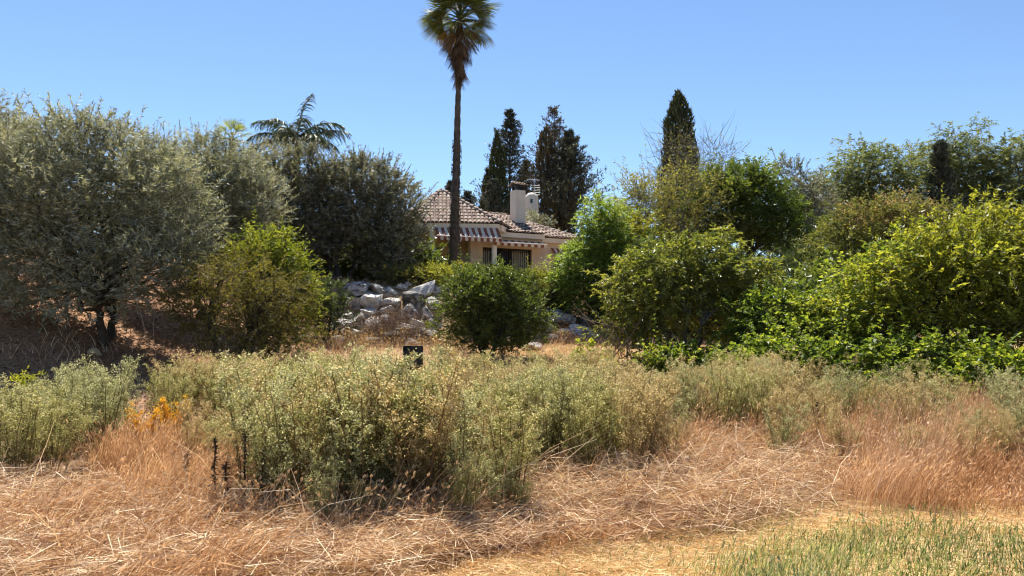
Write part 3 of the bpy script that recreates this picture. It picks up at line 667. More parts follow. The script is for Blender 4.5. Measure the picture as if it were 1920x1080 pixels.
BT = dict(SPA); BT.update(n_spray=12, n_leaf=2, spray_len=0.9, LL=0.09, LW=0.045, inner=0.2, twig_w=0.022)
tree('bare_tree', 'nearly leafless tree with fine branches spread across the tall cypress', 'tree', G(1305, 36.0),
     [(0.0, 0, 5.6, 1.8, 1.0, 1.7), (0.9, 0, 6.2, 1.1, 0.8, 1.0), (-1.0, 0, 6.2, 0.8, 0.8, 1.2)],
     'ash', n_clump=70, stems=2, stem_r=0.08, fork=2.4, spread=0.3, seed=104, bark='bark_grey', limb_n=22, **BT)
tree('olive_tree', 'greyish far olive tree between the carob and the weeping trees', 'tree', G(1500, 39.0),
     [(0.0, 0, 4.6, 1.4, 1.4, 1.5), (0.3, 0, 3.2, 1.8, 1.5, 1.6), (-0.4, 0, 5.7, 0.8, 0.8, 0.8)],
     'olive_dark', n_clump=75, stems=2, stem_r=0.13, fork=1.4, seed=105, **dict(BG, tri=True, LL=0.15, LW=0.045, n_spray=18, n_leaf=18))
PP = dict(BG); PP.update(droop=0.5, up=0.35, spray_len=0.85, n_leaf=18, n_spray=19, LL=0.16, LW=0.055, inner=0.4, tri=True, clump_r=0.62, under=0.6, twig_w=0.012)
tree('pepper_tree', 'weeping pepper tree with drooping foliage right of the grey olive', 'tree', G(1630, 42.0) - np.array([0, 0, 0.6]),
     [(0.0, 0, 6.6, 2.2, 1.8, 2.0), (-1.8, 0, 5.6, 1.5, 1.5, 1.8), (1.6, 0, 6.8, 1.5, 1.5, 1.7), (-0.4, 0, 7.9, 1.3, 1.2, 0.9), (2.4, 0, 7.6, 0.9, 0.9, 1.1), (0, 0, 4.4, 2.6, 1.5, 1.8)],
     'pepper', sat=14, n_clump=160, stems=2, stem_r=0.2, fork=2.5, spread=0.5, seed=106, **PP)
tree('pepper_tree', 'weeping pepper tree behind the small dark conifer at far right', 'tree', G(1805, 44.0) - np.array([0, 0, 0.6]),
     [(0.0, 0, 7.0, 2.0, 1.8, 2.0), (-1.2, 0, 7.4, 1.2, 1.2, 1.7), (0.6, 0, 8.8, 1.3, 1.2, 1.1), (0, 0, 4.8, 2.6, 1.5, 2.0)],
     'pepper', sat=14, n_clump=160, stems=2, stem_r=0.2, fork=2.5, spread=0.5, seed=107, **PP)
tree('pepper_tree', 'weeping pepper tree cut by the right edge of the view', 'tree', G(1950, 42.0) - np.array([0, 0, 0.6]),
     [(0.0, 0, 7.0, 2.2, 1.8, 2.2), (-1.0, 0, 7.6, 1.4, 1.2, 1.5), (1.0, 0, 7.8, 1.6, 1.2, 1.5), (0, 0, 4.6, 2.6, 1.5, 1.8)],
     'pepper', sat=14, n_clump=160, stems=2, stem_r=0.2, fork=2.5, spread=0.5, seed=108, light=0.06, **PP)
tree('loquat_tree', 'olive-green tree with tan dry flower heads above the large yellow-green tree', 'tree', G(1650, 25.0),
     [(0.0, 0, 3.3, 1.5, 1.2, 1.2), (0.9, 0, 3.9, 1.0, 1.0, 0.9), (-1.0, 0, 2.7, 1.1, 1.0, 1.1), (0.5, 0, 2.4, 1.4, 1.0, 1.0)],
     'loquat', n_clump=85, stems=3, stem_r=0.08, fork=1.2, spread=0.4, seed=109, extra=('blossom', 0.13, 0.09, 0.04), **dict(BG, clump_r=0.4, spray_len=0.42, LL=0.14, LW=0.045))
tree('oleander_shrub', 'dark shrub in the gap behind the grapevine row', 'shrub', G(1500, 27.0),
     [(0.0, 0, 1.6, 1.0, 0.9, 1.4), (0.8, 0, 2.0, 0.8, 0.8, 1.2), (-0.9, 0, 1.3, 0.7, 0.7, 1.1)],
     'oleander', n_clump=50, stems=4, stem_r=0.04, fork=0.8, seed=110, **dict(BG, clump_r=0.35, spray_len=0.4, LL=0.12, LW=0.035))
tree('broadleaf_tree', 'mid green tree rising right of the bamboo clump', 'tree', G(1180, 30.0),
     [(0.0, 0, 2.4, 1.2, 1.0, 1.3), (-0.8, 0, 2.9, 0.7, 0.7, 1.0), (0.6, 0, 1.8, 1.2, 0.9, 1.2)],
     'hedge', n_clump=55, stems=3, stem_r=0.06, fork=1.0, seed=111, **dict(BG, clump_r=0.4, spray_len=0.42, LL=0.12, LW=0.045))

for i, (u, Y, w, h, lf, lab) in enumerate([
        (1420, 40.0, 2.2, 3.6, 'oleander', 'dark green mass between carob trunk and grey olive'),
        (1570, 33.0, 1.8, 3.4, 'citrus', 'dark green shrub below the weeping tree left of the flowering one'),
        (1545, 22.0, 1.0, 2.2, 'citrus', 'dark shrub directly behind the tall vine'),
        (1760, 30.0, 2.4, 4.2, 'loquat', 'olive-green tree below the slim dark conifer'),
        (1900, 28.0, 2.2, 4.0, 'loquat', 'olive-green tree behind the yellow-green tree at right edge'),
        (1240, 27.0, 1.4, 2.6, 'citrus', 'dark green shrub behind the low broadleaf tree'),
        (1360, 26.0, 1.3, 2.2, 'citrus', 'dark shrub left of the timber frame')]):
    tree('background_shrub', lab, 'shrub', G(u, Y), [(0, 0, h * 0.55, w, 1.0, h * 0.5), (w * 0.6, 0, h * 0.45, w * 0.6, 0.8, h * 0.45), (-w * 0.6, 0, h * 0.5, w * 0.6, 0.8, h * 0.45), (0, 0, h * 0.2, w * 1.2, 0.7, h * 0.25)],
         lf, n_clump=64, clump_r=0.42, n_spray=13, n_leaf=12, tri=True, spray_len=0.5, LL=0.17, LW=0.07, stems=4, stem_r=0.05, fork=0.7, spread=0.4, seed=190 + i, inner=0.5, under=0.9)

# ---- cypresses and conifers
def cypress(name, label, base, prof, leaf='cypress', n=9000, seed=1, LL=0.28, LW=0.09, group=None, lump=0.16, twin=None):
    """prof: list of (height, radius); upright flame-shaped tufts on a lumpy column"""
    rng = np.random.default_rng(seed)
    root = thing(name, label, 'tree', base, group)
    pr = np.array(prof, float)
    top = pr[-1, 0]
    w = Geo(); K = 8
    w.tubes(np.stack([np.zeros(K), np.zeros(K), np.linspace(-0.3, top * 0.96, K)], -1), 0.16 * np.linspace(1.2, 0.08, K), 7)
    link('trunk', w.mesh(name + '_wood', M['bark'], True), root)
    zz = rng.random(n * 3) * top
    rr = np.interp(zz, pr[:, 0], pr[:, 1])
    keep = rng.random(n * 3) < (rr + 0.06) / (pr[:, 1].max() + 0.06)
    zz, rr = zz[keep][:n], rr[keep][:n]
    n = len(zz)
    a = rng.random(n) * 2 * np.pi
    lum = 1 + lump * (np.sin(a * 5 + zz * 1.1 + seed) + np.sin(a * 3 - zz * 2.3 + seed * 2) * 0.8 + np.sin(a * 9 + zz * 4.1) * 0.5)
    r = rr * lum * (0.72 + 0.33 * rng.random(n) ** 0.5)
    p = np.stack([np.cos(a) * r, np.sin(a) * r, zz], -1)
    if twin is not None:
        s = rng.random(n) < twin[3]
        p[s] = p[s] * np.array([twin[4], twin[4], twin[5]]) + np.array(twin[:3])
    d = np.stack([np.cos(a) * 0.35, np.sin(a) * 0.35, np.ones(n)], -1) + rng.normal(size=(n, 3)) * 0.25
    nn = np.stack([np.cos(a), np.sin(a), np.zeros(n)], -1) + rng.normal(size=(n, 3)) * 0.6
    sz = 0.6 + 0.8 * rng.random(n)
    g = Geo(); g.leaves(p, d, nn, LL * sz, LW * sz * 1.25, np.clip(0.5 + 0.5 * (rng.random(n) - 0.5) * 1.6, 0, 1), tri=True)
    tag(link('crown', g.mesh(name + '_crown', M[leaf]), root), kind='stuff')
    return root

def conifer(name, label, base, top, rad, leaf='conifer', n_br=90, seed=1, rise=0.9, start=0.15, group=None, dens=1.0, taper=0.8, tuft=34):
    rng = np.random.default_rng(seed)
    root = thing(name, label, 'tree', base, group)
    w = Geo(); K = 10
    tz = np.linspace(-0.3, top, K)
    w.tubes(np.stack([rng.normal(size=K) * 0.03, rng.normal(size=K) * 0.03, tz], -1), 0.17 * np.linspace(1.2, 0.06, K), 7)
    h = top * (start + (0.985 - start) * rng.random(n_br) ** 0.85)
    f = (1 - h / top)
    ln = rad * (0.015 + 0.985 * f ** taper) * (0.45 + 0.65 * rng.random(n_br))
    a = rng.random(n_br) * 2 * np.pi
    st = np.stack([np.zeros(n_br), np.zeros(n_br), h], -1)
    en = st + np.stack([np.cos(a) * ln, np.sin(a) * ln, ln * rise * (0.6 + 0.6 * rng.random(n_br))], -1)
    pth = bez(st, en, 6, -0.10, rng, 0.04)
    w.tubes(pth, 0.035 * np.linspace(1, 0.2, 6)[None] * (0.4 + ln / rad)[:, None], 4)
    link('trunk', w.mesh(name + '_wood', M['bark'], True), root)
    m = int(tuft * dens)
    t = 0.25 + 0.8 * rng.random((n_br, m)) ** 0.8
    i0 = np.clip((t * 5).astype(int), 0, 4); fr = np.clip(t * 5 - i0, 0, 1.2)[..., None]
    bi = np.arange(n_br)[:, None]
    p = pth[bi, i0] * (1 - fr) + pth[bi, i0 + 1] * fr + rng.normal(size=(n_br, m, 3)) * (0.05 + 0.22 * ln / rad)[:, None, None] * np.array([1, 1, 0.6])
    dr = nrm(en - st)[:, None] + rng.normal(size=(n_br, m, 3)) * 0.55 + np.array([0, 0, 0.3])
    N = n_br * m
    sub = 3
    pp = np.repeat(p.reshape(N, 3), sub, 0) + rng.normal(size=(N * sub, 3)) * 0.05
    dd = np.repeat(dr.reshape(N, 3), sub, 0) + rng.normal(size=(N * sub, 3)) * 0.6
    sz = 0.6 + 0.8 * rng.random(N * sub)
    g = Geo(); g.leaves(pp, dd, rng.normal(size=(N * sub, 3)), 0.18 * sz, 0.065 * sz, rng.random(N * sub), tri=True)
    tag(link('crown', g.mesh(name + '_crown', M[leaf]), root), kind='stuff')
    return root

def at_top(u, vtop, Y):
    """ground point under u at depth Y, and the height that reaches the picture line vtop"""
    b = G(u, Y); return b, float(P(u, vtop, Y)[2] - b[2])
CG = 'conifers behind the house'
b, t = at_top(932, 249, 54)
cypress('cypress_tree', 'narrow dark cypress, leftmost of the conifers behind the house', b, [(0, 0.7), (t * 0.3, 0.95), (t * 0.6, 0.75), (t * 0.82, 0.48), (t * 0.94, 0.22), (t, 0.03)], seed=3, group=CG, n=12000, twin=(-0.75, 0.1, 0, 0.3, 0.7, 0.78))
b, t = at_top(956, 203, 58)
conifer('conifer_tree', 'tall open conifer with pointed tip above the chimney', b, t, 6.0, seed=5, group=CG, n_br=170, rise=0.6, dens=0.75, start=0.45, taper=1.0)
b, t = at_top(986, 300, 60)
conifer('conifer_tree', 'dull lower conifer filling the gap behind the chimney', b, t, 3.0, seed=16, group=CG, n_br=90, rise=0.7, dens=0.9, start=0.45, leaf='cypress_brown')
b, t = at_top(925, 338, 52)
conifer('conifer_tree', 'short feathery conifer at the foot of the narrow cypress', b, t, 2.6, seed=6, group=CG, n_br=110, start=0.3, rise=0.8, leaf='conifer', dens=1.1)
b, t = at_top(1025, 240, 56)
cypress('cypress_tree', 'brownish dense cypress with rounded tip behind the chimney', b, [(0, 0.9), (t * 0.35, 1.15), (t * 0.6, 1.05), (t * 0.8, 0.75), (t * 0.93, 0.5), (t, 0.06)], leaf='cypress_brown', seed=7, group=CG, n=10000, lump=0.22)
b, t = at_top(1040, 201, 58)
conifer('conifer_tree', 'half-dead conifer with thin brown top twigs', b, t, 4.2, seed=8, group=CG, n_br=150, rise=0.75, leaf='cypress_brown', dens=0.3, start=0.5, taper=0.7)
b, t = at_top(1068, 246, 55)
conifer('conifer_tree', 'broad dark conifer, rightmost of the group behind the house', b, t, 6.2, seed=9, group=CG, n_br=230, rise=0.75, dens=1.05, start=0.4, taper=0.95)
b, t = at_top(1057, 300, 57)
cypress('cypress_tree', 'lower dark cypress between the brown cypress and the broad conifer', b, [(0, 0.9), (t * 0.4, 1.15), (t * 0.75, 0.7), (t, 0.05)], seed=10, group=CG, n=7000, lump=0.25)
b, t = at_top(1276, 173, 46)
cypress('cypress_tree', 'tall solitary dark cypress rising above the trees at right', b, [(0, 1.0), (t * 0.35, 1.15), (t * 0.6, 1.06), (t * 0.78, 0.8), (t * 0.87, 0.64), (t * 0.94, 0.42), (t, 0.05)], seed=11, n=14000)
b, t = at_top(1770, 262, 40)
conifer('conifer_tree', 'small slim dark conifer among the weeping trees', b, t, 1.3, seed=12, n_br=110, rise=0.9, dens=1.3, start=0.4)
b, t = at_top(876, 360, 56)
conifer('conifer_tree', 'conifer tip showing between palm trunk and roof', b, t, 3.2, seed=13, n_br=70, start=0.5, rise=0.8, dens=0.9)
b, t = at_top(842, 340, 58)
conifer('conifer_tree', 'conifer tip peeking out left of the palm trunk', b, t, 2.6, seed=14, n_br=70, start=0.5, rise=0.8, dens=0.7)
tree('olive_tree', 'pale silvery bush behind the roof ridge right of the chimney', 'shrub', G(1010, 47.0),
     [(0, 0, 4.2, 0.95, 0.8, 0.85), (0.3, 0, 2.8, 0.9, 0.9, 1.3)], 'olive', n_clump=30, stems=2, stem_r=0.1, fork=1.2, seed=15, light=0.15, **dict(BG, tri=True, LL=0.17, LW=0.05, clump_r=0.35, spray_len=0.4))

# ------------------------------------------------------------------ palms
def fan_mesh(name, mat, rng, blade=0.85, n=30, spread=2.5, pet=0.7, fold=0.25, hang=0.35):
    """one fan leaf: stalk along +x, pleated fan at its end"""
    g = Geo()
    pts = np.array([[0, 0, 0], [pet * 0.5, 0, 0.03], [pet, 0, 0]])
    g.tubes(pts, np.array([0.03, 0.02, 0.013]), 4, rnd=0.35)
    a = (np.arange(n) / (n - 1) - 0.5) * spread
    L = blade * (0.72 + 0.28 * np.cos(a * 0.8)) * (0.92 + 0.16 * rng.random(n))
    t = np.array([0.0, 0.35, 0.68, 1.0])
    z = -hang * (t[None] ** 2.4) * L[:, None] + 0.03 * ((np.arange(n) % 2) * 2 - 1)[:, None] * (t * (1 - t))[None] - fold * (np.abs(a) / spread)[:, None] * t[None] * L[:, None] * 0.8
    x = pet + np.cos(a)[:, None] * L[:, None] * t[None]
    y = np.sin(a)[:, None] * L[:, None] * t[None]
    pth = np.stack([x, y, z], -1)
    wd = np.array([0.012, 0.56, 0.5, 0.05])
    step = spread / (n - 1)
    side = np.stack([-np.sin(a), np.cos(a), np.zeros(n)], -1)
    w = (wd[None] * np.maximum(L[:, None] * t[None], 0.02) * step)
    w[:, 2] = 0.5 * L * 0.68 * step * 0.85; w[:, 3] = 0.004
    vs = np.stack([pth - side[:, None] * w[..., None], pth + side[:, None] * w[..., None]], 2)
    idx = np.arange(n * 4 * 2).reshape(n, 4, 2)
    q = np.stack([idx[:, :-1, 0], idx[:, :-1, 1], idx[:, 1:, 1], idx[:, 1:, 0]], -1)
    g.add(vs.reshape(-1, 3), q.reshape(-1, 4), rnd=np.repeat(rng.random(n), 8))
    return g.mesh(name, mat)

def aim(o, d, roll=0.0):
    d = Vector(d).normalized()
    q = d.to_track_quat('X', 'Z')
    from mathutils import Quaternion
    o.rotation_mode = 'QUATERNION'
    o.rotation_quaternion = q @ Quaternion((1, 0, 0), roll)

def fan_palm():
    rng = np.random.default_rng(5)
    base = G(850, 33.5)
    root = thing('fan_palm', 'very tall slender fan palm with a skirt of dead fronds', 'palm', base)
    vs = np.array([(851, 560), (852, 490), (853, 400), (856, 300), (858, 210), (860, 150), (862, 70), (863, 30)], float)
    pts = np.array([P(u, v, 33.5) for u, v in vs]) - base
    z = np.linspace(-0.3, pts[-1, 2], 70)
    x = np.interp(z, pts[:, 2], pts[:, 0])
    rr = np.interp(z, [0, 1.2, 4, 7, 9.3, 13], [0.30, 0.25, 0.19, 0.15, 0.115, 0.10])
    rr = rr * (1 + 0.07 * np.sin(np.arange(70) * 2.1))
    w = Geo(); w.tubes(np.stack([x, np.zeros(70), z], -1), rr, 12)
    tr = link('trunk', w.mesh('fan_palm_trunk', M['palm_bark'], True), root)
    # leaf-base stubs on the lower trunk
    s = Geo(); n = 520
    zz = 0.2 + rng.random(n) ** 1.2 * 6.5
    a = rng.random(n) * 2 * np.pi
    r0 = np.interp(zz, [0, 1.2, 4, 7], [0.30, 0.25, 0.19, 0.15])
    c = np.stack([np.interp(zz, pts[:, 2], pts[:, 0]) + np.cos(a) * r0 * 0.95, np.sin(a) * r0 * 0.95, zz], -1)
    d = np.stack([np.cos(a) * 0.55, np.sin(a) * 0.55, np.ones(n)], -1) + rng.normal(size=(n, 3)) * 0.15
    s.leaves(c, d, np.stack([np.cos(a), np.sin(a), np.zeros(n)], -1), 0.13 + 0.1 * rng.random(n), np.full(n, 0.07), rng.random(n), fold=0.5)
    tag(link('leaf_stub', s.mesh('fan_palm_stubs', M['palm_bark']), tr), kind='stuff')
    live = [fan_mesh('fan_frond_%d' % k, M['palm'], rng, 0.80, 30, 3.0, 0.62, 0.3, 0.30) for k in range(4)]
    gold = fan_mesh('fan_frond_gold', M['palm_gold'], rng, 0.62, 28, 2.2, 0.6, 0.5, 0.5)
    dead = [fan_mesh('fan_frond_dead_%d' % k, M['palm_dry'], rng, 0.8, 16, 0.75, 0.55, 0.6, 0.1) for k in range(4)]
    heart = P(863, 42, 33.5) - base
    for k in range(44):
        az = k * 2.39996 + rng.normal() * 0.15
        el = math.radians(85 - 108 * (k / 43) ** 0.9)
        o = link('frond', gold if k in (40, 43) else live[k % 4], root, heart + np.array([0, 0, 0.35 * (1 - k / 43)]))
        aim(o, (math.cos(az) * math.cos(el), math.sin(az) * math.cos(el), math.sin(el)), rng.normal() * 0.3)
        sc = 1.18 + 0.24 * rng.random(); o.scale = (sc, sc, sc)
    for k in range(64):
        f = k / 63
        az = k * 2.39996 + rng.normal() * 0.2
        el = math.radians(-52 - 33 * min(1, f * 1.6) + rng.normal() * 4)
        zc = heart[2] + 0.05 - 1.95 * f
        o = link('dead_frond', dead[k % 4], root, (float(np.interp(zc, pts[:, 2], pts[:, 0])) + 0.09 * math.cos(az), 0.09 * math.sin(az), zc))
        aim(o, (math.cos(az) * math.cos(el), math.sin(az) * math.cos(el), math.sin(el)), rng.normal() * 0.8)
        sc = 0.95 - 0.15 * f + 0.2 * rng.random(); o.scale = (sc, sc, sc)
    return root
fan_palm()

def small_fan_palm():
    rng = np.random.default_rng(9)
    base = G(430, 36.0)
    root = thing('fan_palm', 'yellow-green fan palm top peeking over the olive trees', 'palm', base)
    hz = float(P(430, 262, 36.0)[2] - base[2])
    w = Geo(); w.tubes(np.stack([np.zeros(8), np.zeros(8), np.linspace(-0.3, hz, 8)], -1), np.full(8, 0.16), 9)
    link('trunk', w.mesh('small_palm_trunk', M['palm_bark'], True), root)
    me = [fan_mesh('small_fan_frond_%d' % k, M['lemon'], rng, 0.6, 24, 1.5, 0.45, 0.3, 0.15) for k in range(2)]
    for k in range(14):
        az = k * 2.39996; el = math.radians(80 - 85 * k / 13)
        o = link('frond', me[k % 2], root, (0, 0, hz))
        aim(o, (math.cos(az) * math.cos(el), math.sin(az) * math.cos(el), math.sin(el)), rng.normal() * 0.3)
small_fan_palm()

def queen_palm():
    rng = np.random.default_rng(21)
    base = G(552, 37.0)
    root = thing('queen_palm', 'feather palm with arching drooping fronds above the olives', 'palm', base)
    hz = float(P(552, 272, 37.0)[2] - base[2])
    w = Geo(); w.tubes(np.stack([np.zeros(10), np.zeros(10), np.linspace(-0.3, hz + 0.2, 10)], -1), np.linspace(0.2, 0.14, 10), 10)
    link('trunk', w.mesh('queen_palm_trunk', M['bark_grey'], True), root)
    def frond(az, el, L, bend, seed):
        r = np.random.default_rng(seed)
        K = 14; t = np.linspace(0, 1, K)
        e = el - bend * t ** 1.3
        st = L / (K - 1)
        h = np.concatenate([[0], np.cumsum(np.cos(e[:-1]) * st)]); z = np.concatenate([[0], np.cumsum(np.sin(e[:-1]) * st)])
        ax = np.array([math.cos(az), math.sin(az), 0]); sd = np.array([-math.sin(az), math.cos(az), 0])
        pth = ax[None] * h[:, None] + np.array([0, 0, 1.0])[None] * z[:, None]
        g = Geo(); g.tubes(pth, 0.035 * np.linspace(1, 0.15, K), 4, rnd=0.3)
        n = 90
        tt = 0.16 + 0.84 * (np.arange(n) + r.random(n) * 0.5) / n
        px = np.stack([np.interp(tt, t, pth[:, i]) for i in range(3)], -1)
        tg = nrm(np.stack([np.interp(tt, t, np.gradient(pth[:, i])) for i in range(3)], -1))
        sg = np.where(np.arange(n) % 2 == 0, 1.0, -1.0)[:, None]
        up = np.cross(tg, sd[None] * np.ones((n, 1)))
        dd = nrm(tg * 0.75 + sd[None] * sg * 0.75 + r.normal(size=(n, 3)) * 0.18 + up * (0.2 * r.normal(size=(n, 1))))
        ll = 0.80 * np.sin(np.pi * np.clip(tt * 0.86 + 0.14, 0, 1)) ** 0.6 * (0.85 + 0.3 * r.random(n))
        q = np.array([0, 0.4, 0.75, 1.0])
        lp = px[:, None] + dd[:, None] * (ll[:, None] * q[None])[..., None] - np.array([0, 0, 1.0]) * (0.75 * ll[:, None] * q[None] ** 2)[..., None]
        g.ribbons(lp, np.full(n, 0.05), r.random(n))
        return g.mesh('queen_frond', M['queen'])
    spec = [(1.2, 84, 3.3, 0.75), (0.15, 62, 2.9, 1.75), (3.0, 60, 2.9, 1.5), (0.1, 40, 2.9, 1.2), (3.3, 38, 2.6, 1.5), (0.6, 72, 2.4, 2.2), (2.5, 72, 2.3, 2.2), (-0.3, 20, 2.5, 1.3), (3.5, 18, 2.4, 1.3), (1.2, 55, 2.5, 1.8), (4.2, 65, 2.4, 1.9), (5.2, 65, 2.4, 1.9), (4.7, 40, 2.3, 1.6), (2.0, 45, 2.4, 1.8), (5.6, 30, 2.3, 1.5)]
    for k, (az, el, L, bd) in enumerate(spec):
        link('frond', frond(az, math.radians(el), L, bd, 300 + k), root, (0, 0, hz))
queen_palm()

# ------------------------------------------------------------------ house
FLOOR = 3.12
HA = math.radians(30)
AX = np.array([math.cos(HA), math.sin(HA), 0]); NX = np.array([math.sin(HA), -math.cos(HA), 0])   # along the facade, out of the facade
HQ = np.array([(938 - 960) / FPX * 38.5, 38.5, 0])
UP = np.array([0, 0, 1.0])
def W(s, o, z):                 # along, outwards, height
    return HQ + AX * s + NX * o + UP * z
def s_at(u, o=0.0):
    k = (u - 960) / FPX; q = HQ + NX * o
    return float((k * q[1] - q[0]) / (AX[0] - k * AX[1]))
def z_at(v, u, o=0.0):
    Y = float((HQ + AX * s_at(u, o) + NX * o)[1])
    return float(P(u, v, Y)[2])
def wbox(s0, s1, o0, o1, z0, z1):
    return [W(s0, o1, z0), W(s1, o1, z0), W(s1, o0, z0), W(s0, o0, z0), W(s0, o1, z1), W(s1, o1, z1), W(s1, o0, z1), W(s0, o0, z1)]
HB = np.array([HQ[0] + 0.0, HQ[1], FLOOR - 0.1])
house = thing('house', 'peach bungalow with terracotta tile roof and striped awnings', 'house', HB)
def hp(name, g, mat, parent=None, smooth=False, kind=None):
    """house part: geometry given in world coordinates"""
    for i in range(len(g.v)):
        g.v[i] = (g.v[i] - HB).astype(np.float32)
    o = link(name, g.mesh(name, mat, smooth), parent or house)
    if kind: o['kind'] = kind
    return o

def tile_slope(p0, along, upv, inside, wmax, hmax, rng, tw=0.21, tl=0.36, wmin=0.0):
    """barrel tiles laid in courses on the slope from p0; inside(a, b) says where the slope is"""
    g = Geo()
    nrmv = np.cross(along, upv); nrmv /= np.linalg.norm(nrmv)
    na = int((wmax - wmin) / tw) + 1; nb = int(hmax / tl) + 1
    A, B = np.meshgrid(wmin + np.arange(na) * tw, np.arange(nb) * tl)
    A = A.ravel(); B = B.ravel()
    k = inside(A + tw / 2, B + tl * 0.5)
    A = A[k] + rng.normal(size=k.sum()) * 0.008; B = B[k] + rng.normal(size=k.sum()) * 0.012
    th = np.linspace(0, np.pi, 6)
    r0, r1 = tw * 0.43, tw * 0.36
    n = len(A)
    if n == 0:
        return g
    c = (A[:, None] + tw / 2)
    low = p0 + (c - np.cos(th)[None] * r0)[..., None] * along + (B[:, None, None] - 0.03) * upv + (0.042 + np.sin(th)[None] * r0 * 0.65)[..., None] * nrmv
    hi = p0 + (c - np.cos(th)[None] * r1)[..., None] * along + (B[:, None, None] + tl * 1.08) * upv + (0.005 + np.sin(th)[None] * r1 * 0.65)[..., None] * nrmv
    vs = np.stack([low, hi], 1)                      # n,2,6,3
    idx = np.arange(n * 12).reshape(n, 2, 6)
    q = np.stack([idx[:, 0, :-1], idx[:, 0, 1:], idx[:, 1, 1:], idx[:, 1, :-1]], -1)
    g.add(vs.reshape(-1, 3), q.reshape(-1, 4), rnd=np.repeat(rng.random(n), 12))
    return g
def ridge_tiles(a, b, rng, r=0.12, tl=0.36):
    g = Geo(); a = np.array(a, float); b = np.array(b, float)
    L = np.linalg.norm(b - a); d = (b - a) / L
    sd = nrm(np.cross(d, UP)); up = np.cross(sd, d)
    th = np.linspace(-0.1, np.pi + 0.1, 7)
    for k in range(int(L / tl)):
        q0 = a + d * k * tl; q1 = a + d * (k + 1.1) * tl
        ring0 = q0 + np.cos(th)[:, None] * r * sd + (np.sin(th)[:, None] * r + 0.03) * up
        ring1 = q1 + np.cos(th)[:, None] * r * 0.85 * sd + (np.sin(th)[:, None] * r * 0.85) * up
        i = np.arange(14).reshape(2, 7)
        g.add(np.concatenate([ring0, ring1]), np.stack([i[0, :-1], i[0, 1:], i[1, 1:], i[1, :-1]], -1), rnd=0.35 + 0.6 * rng.random())
    return g

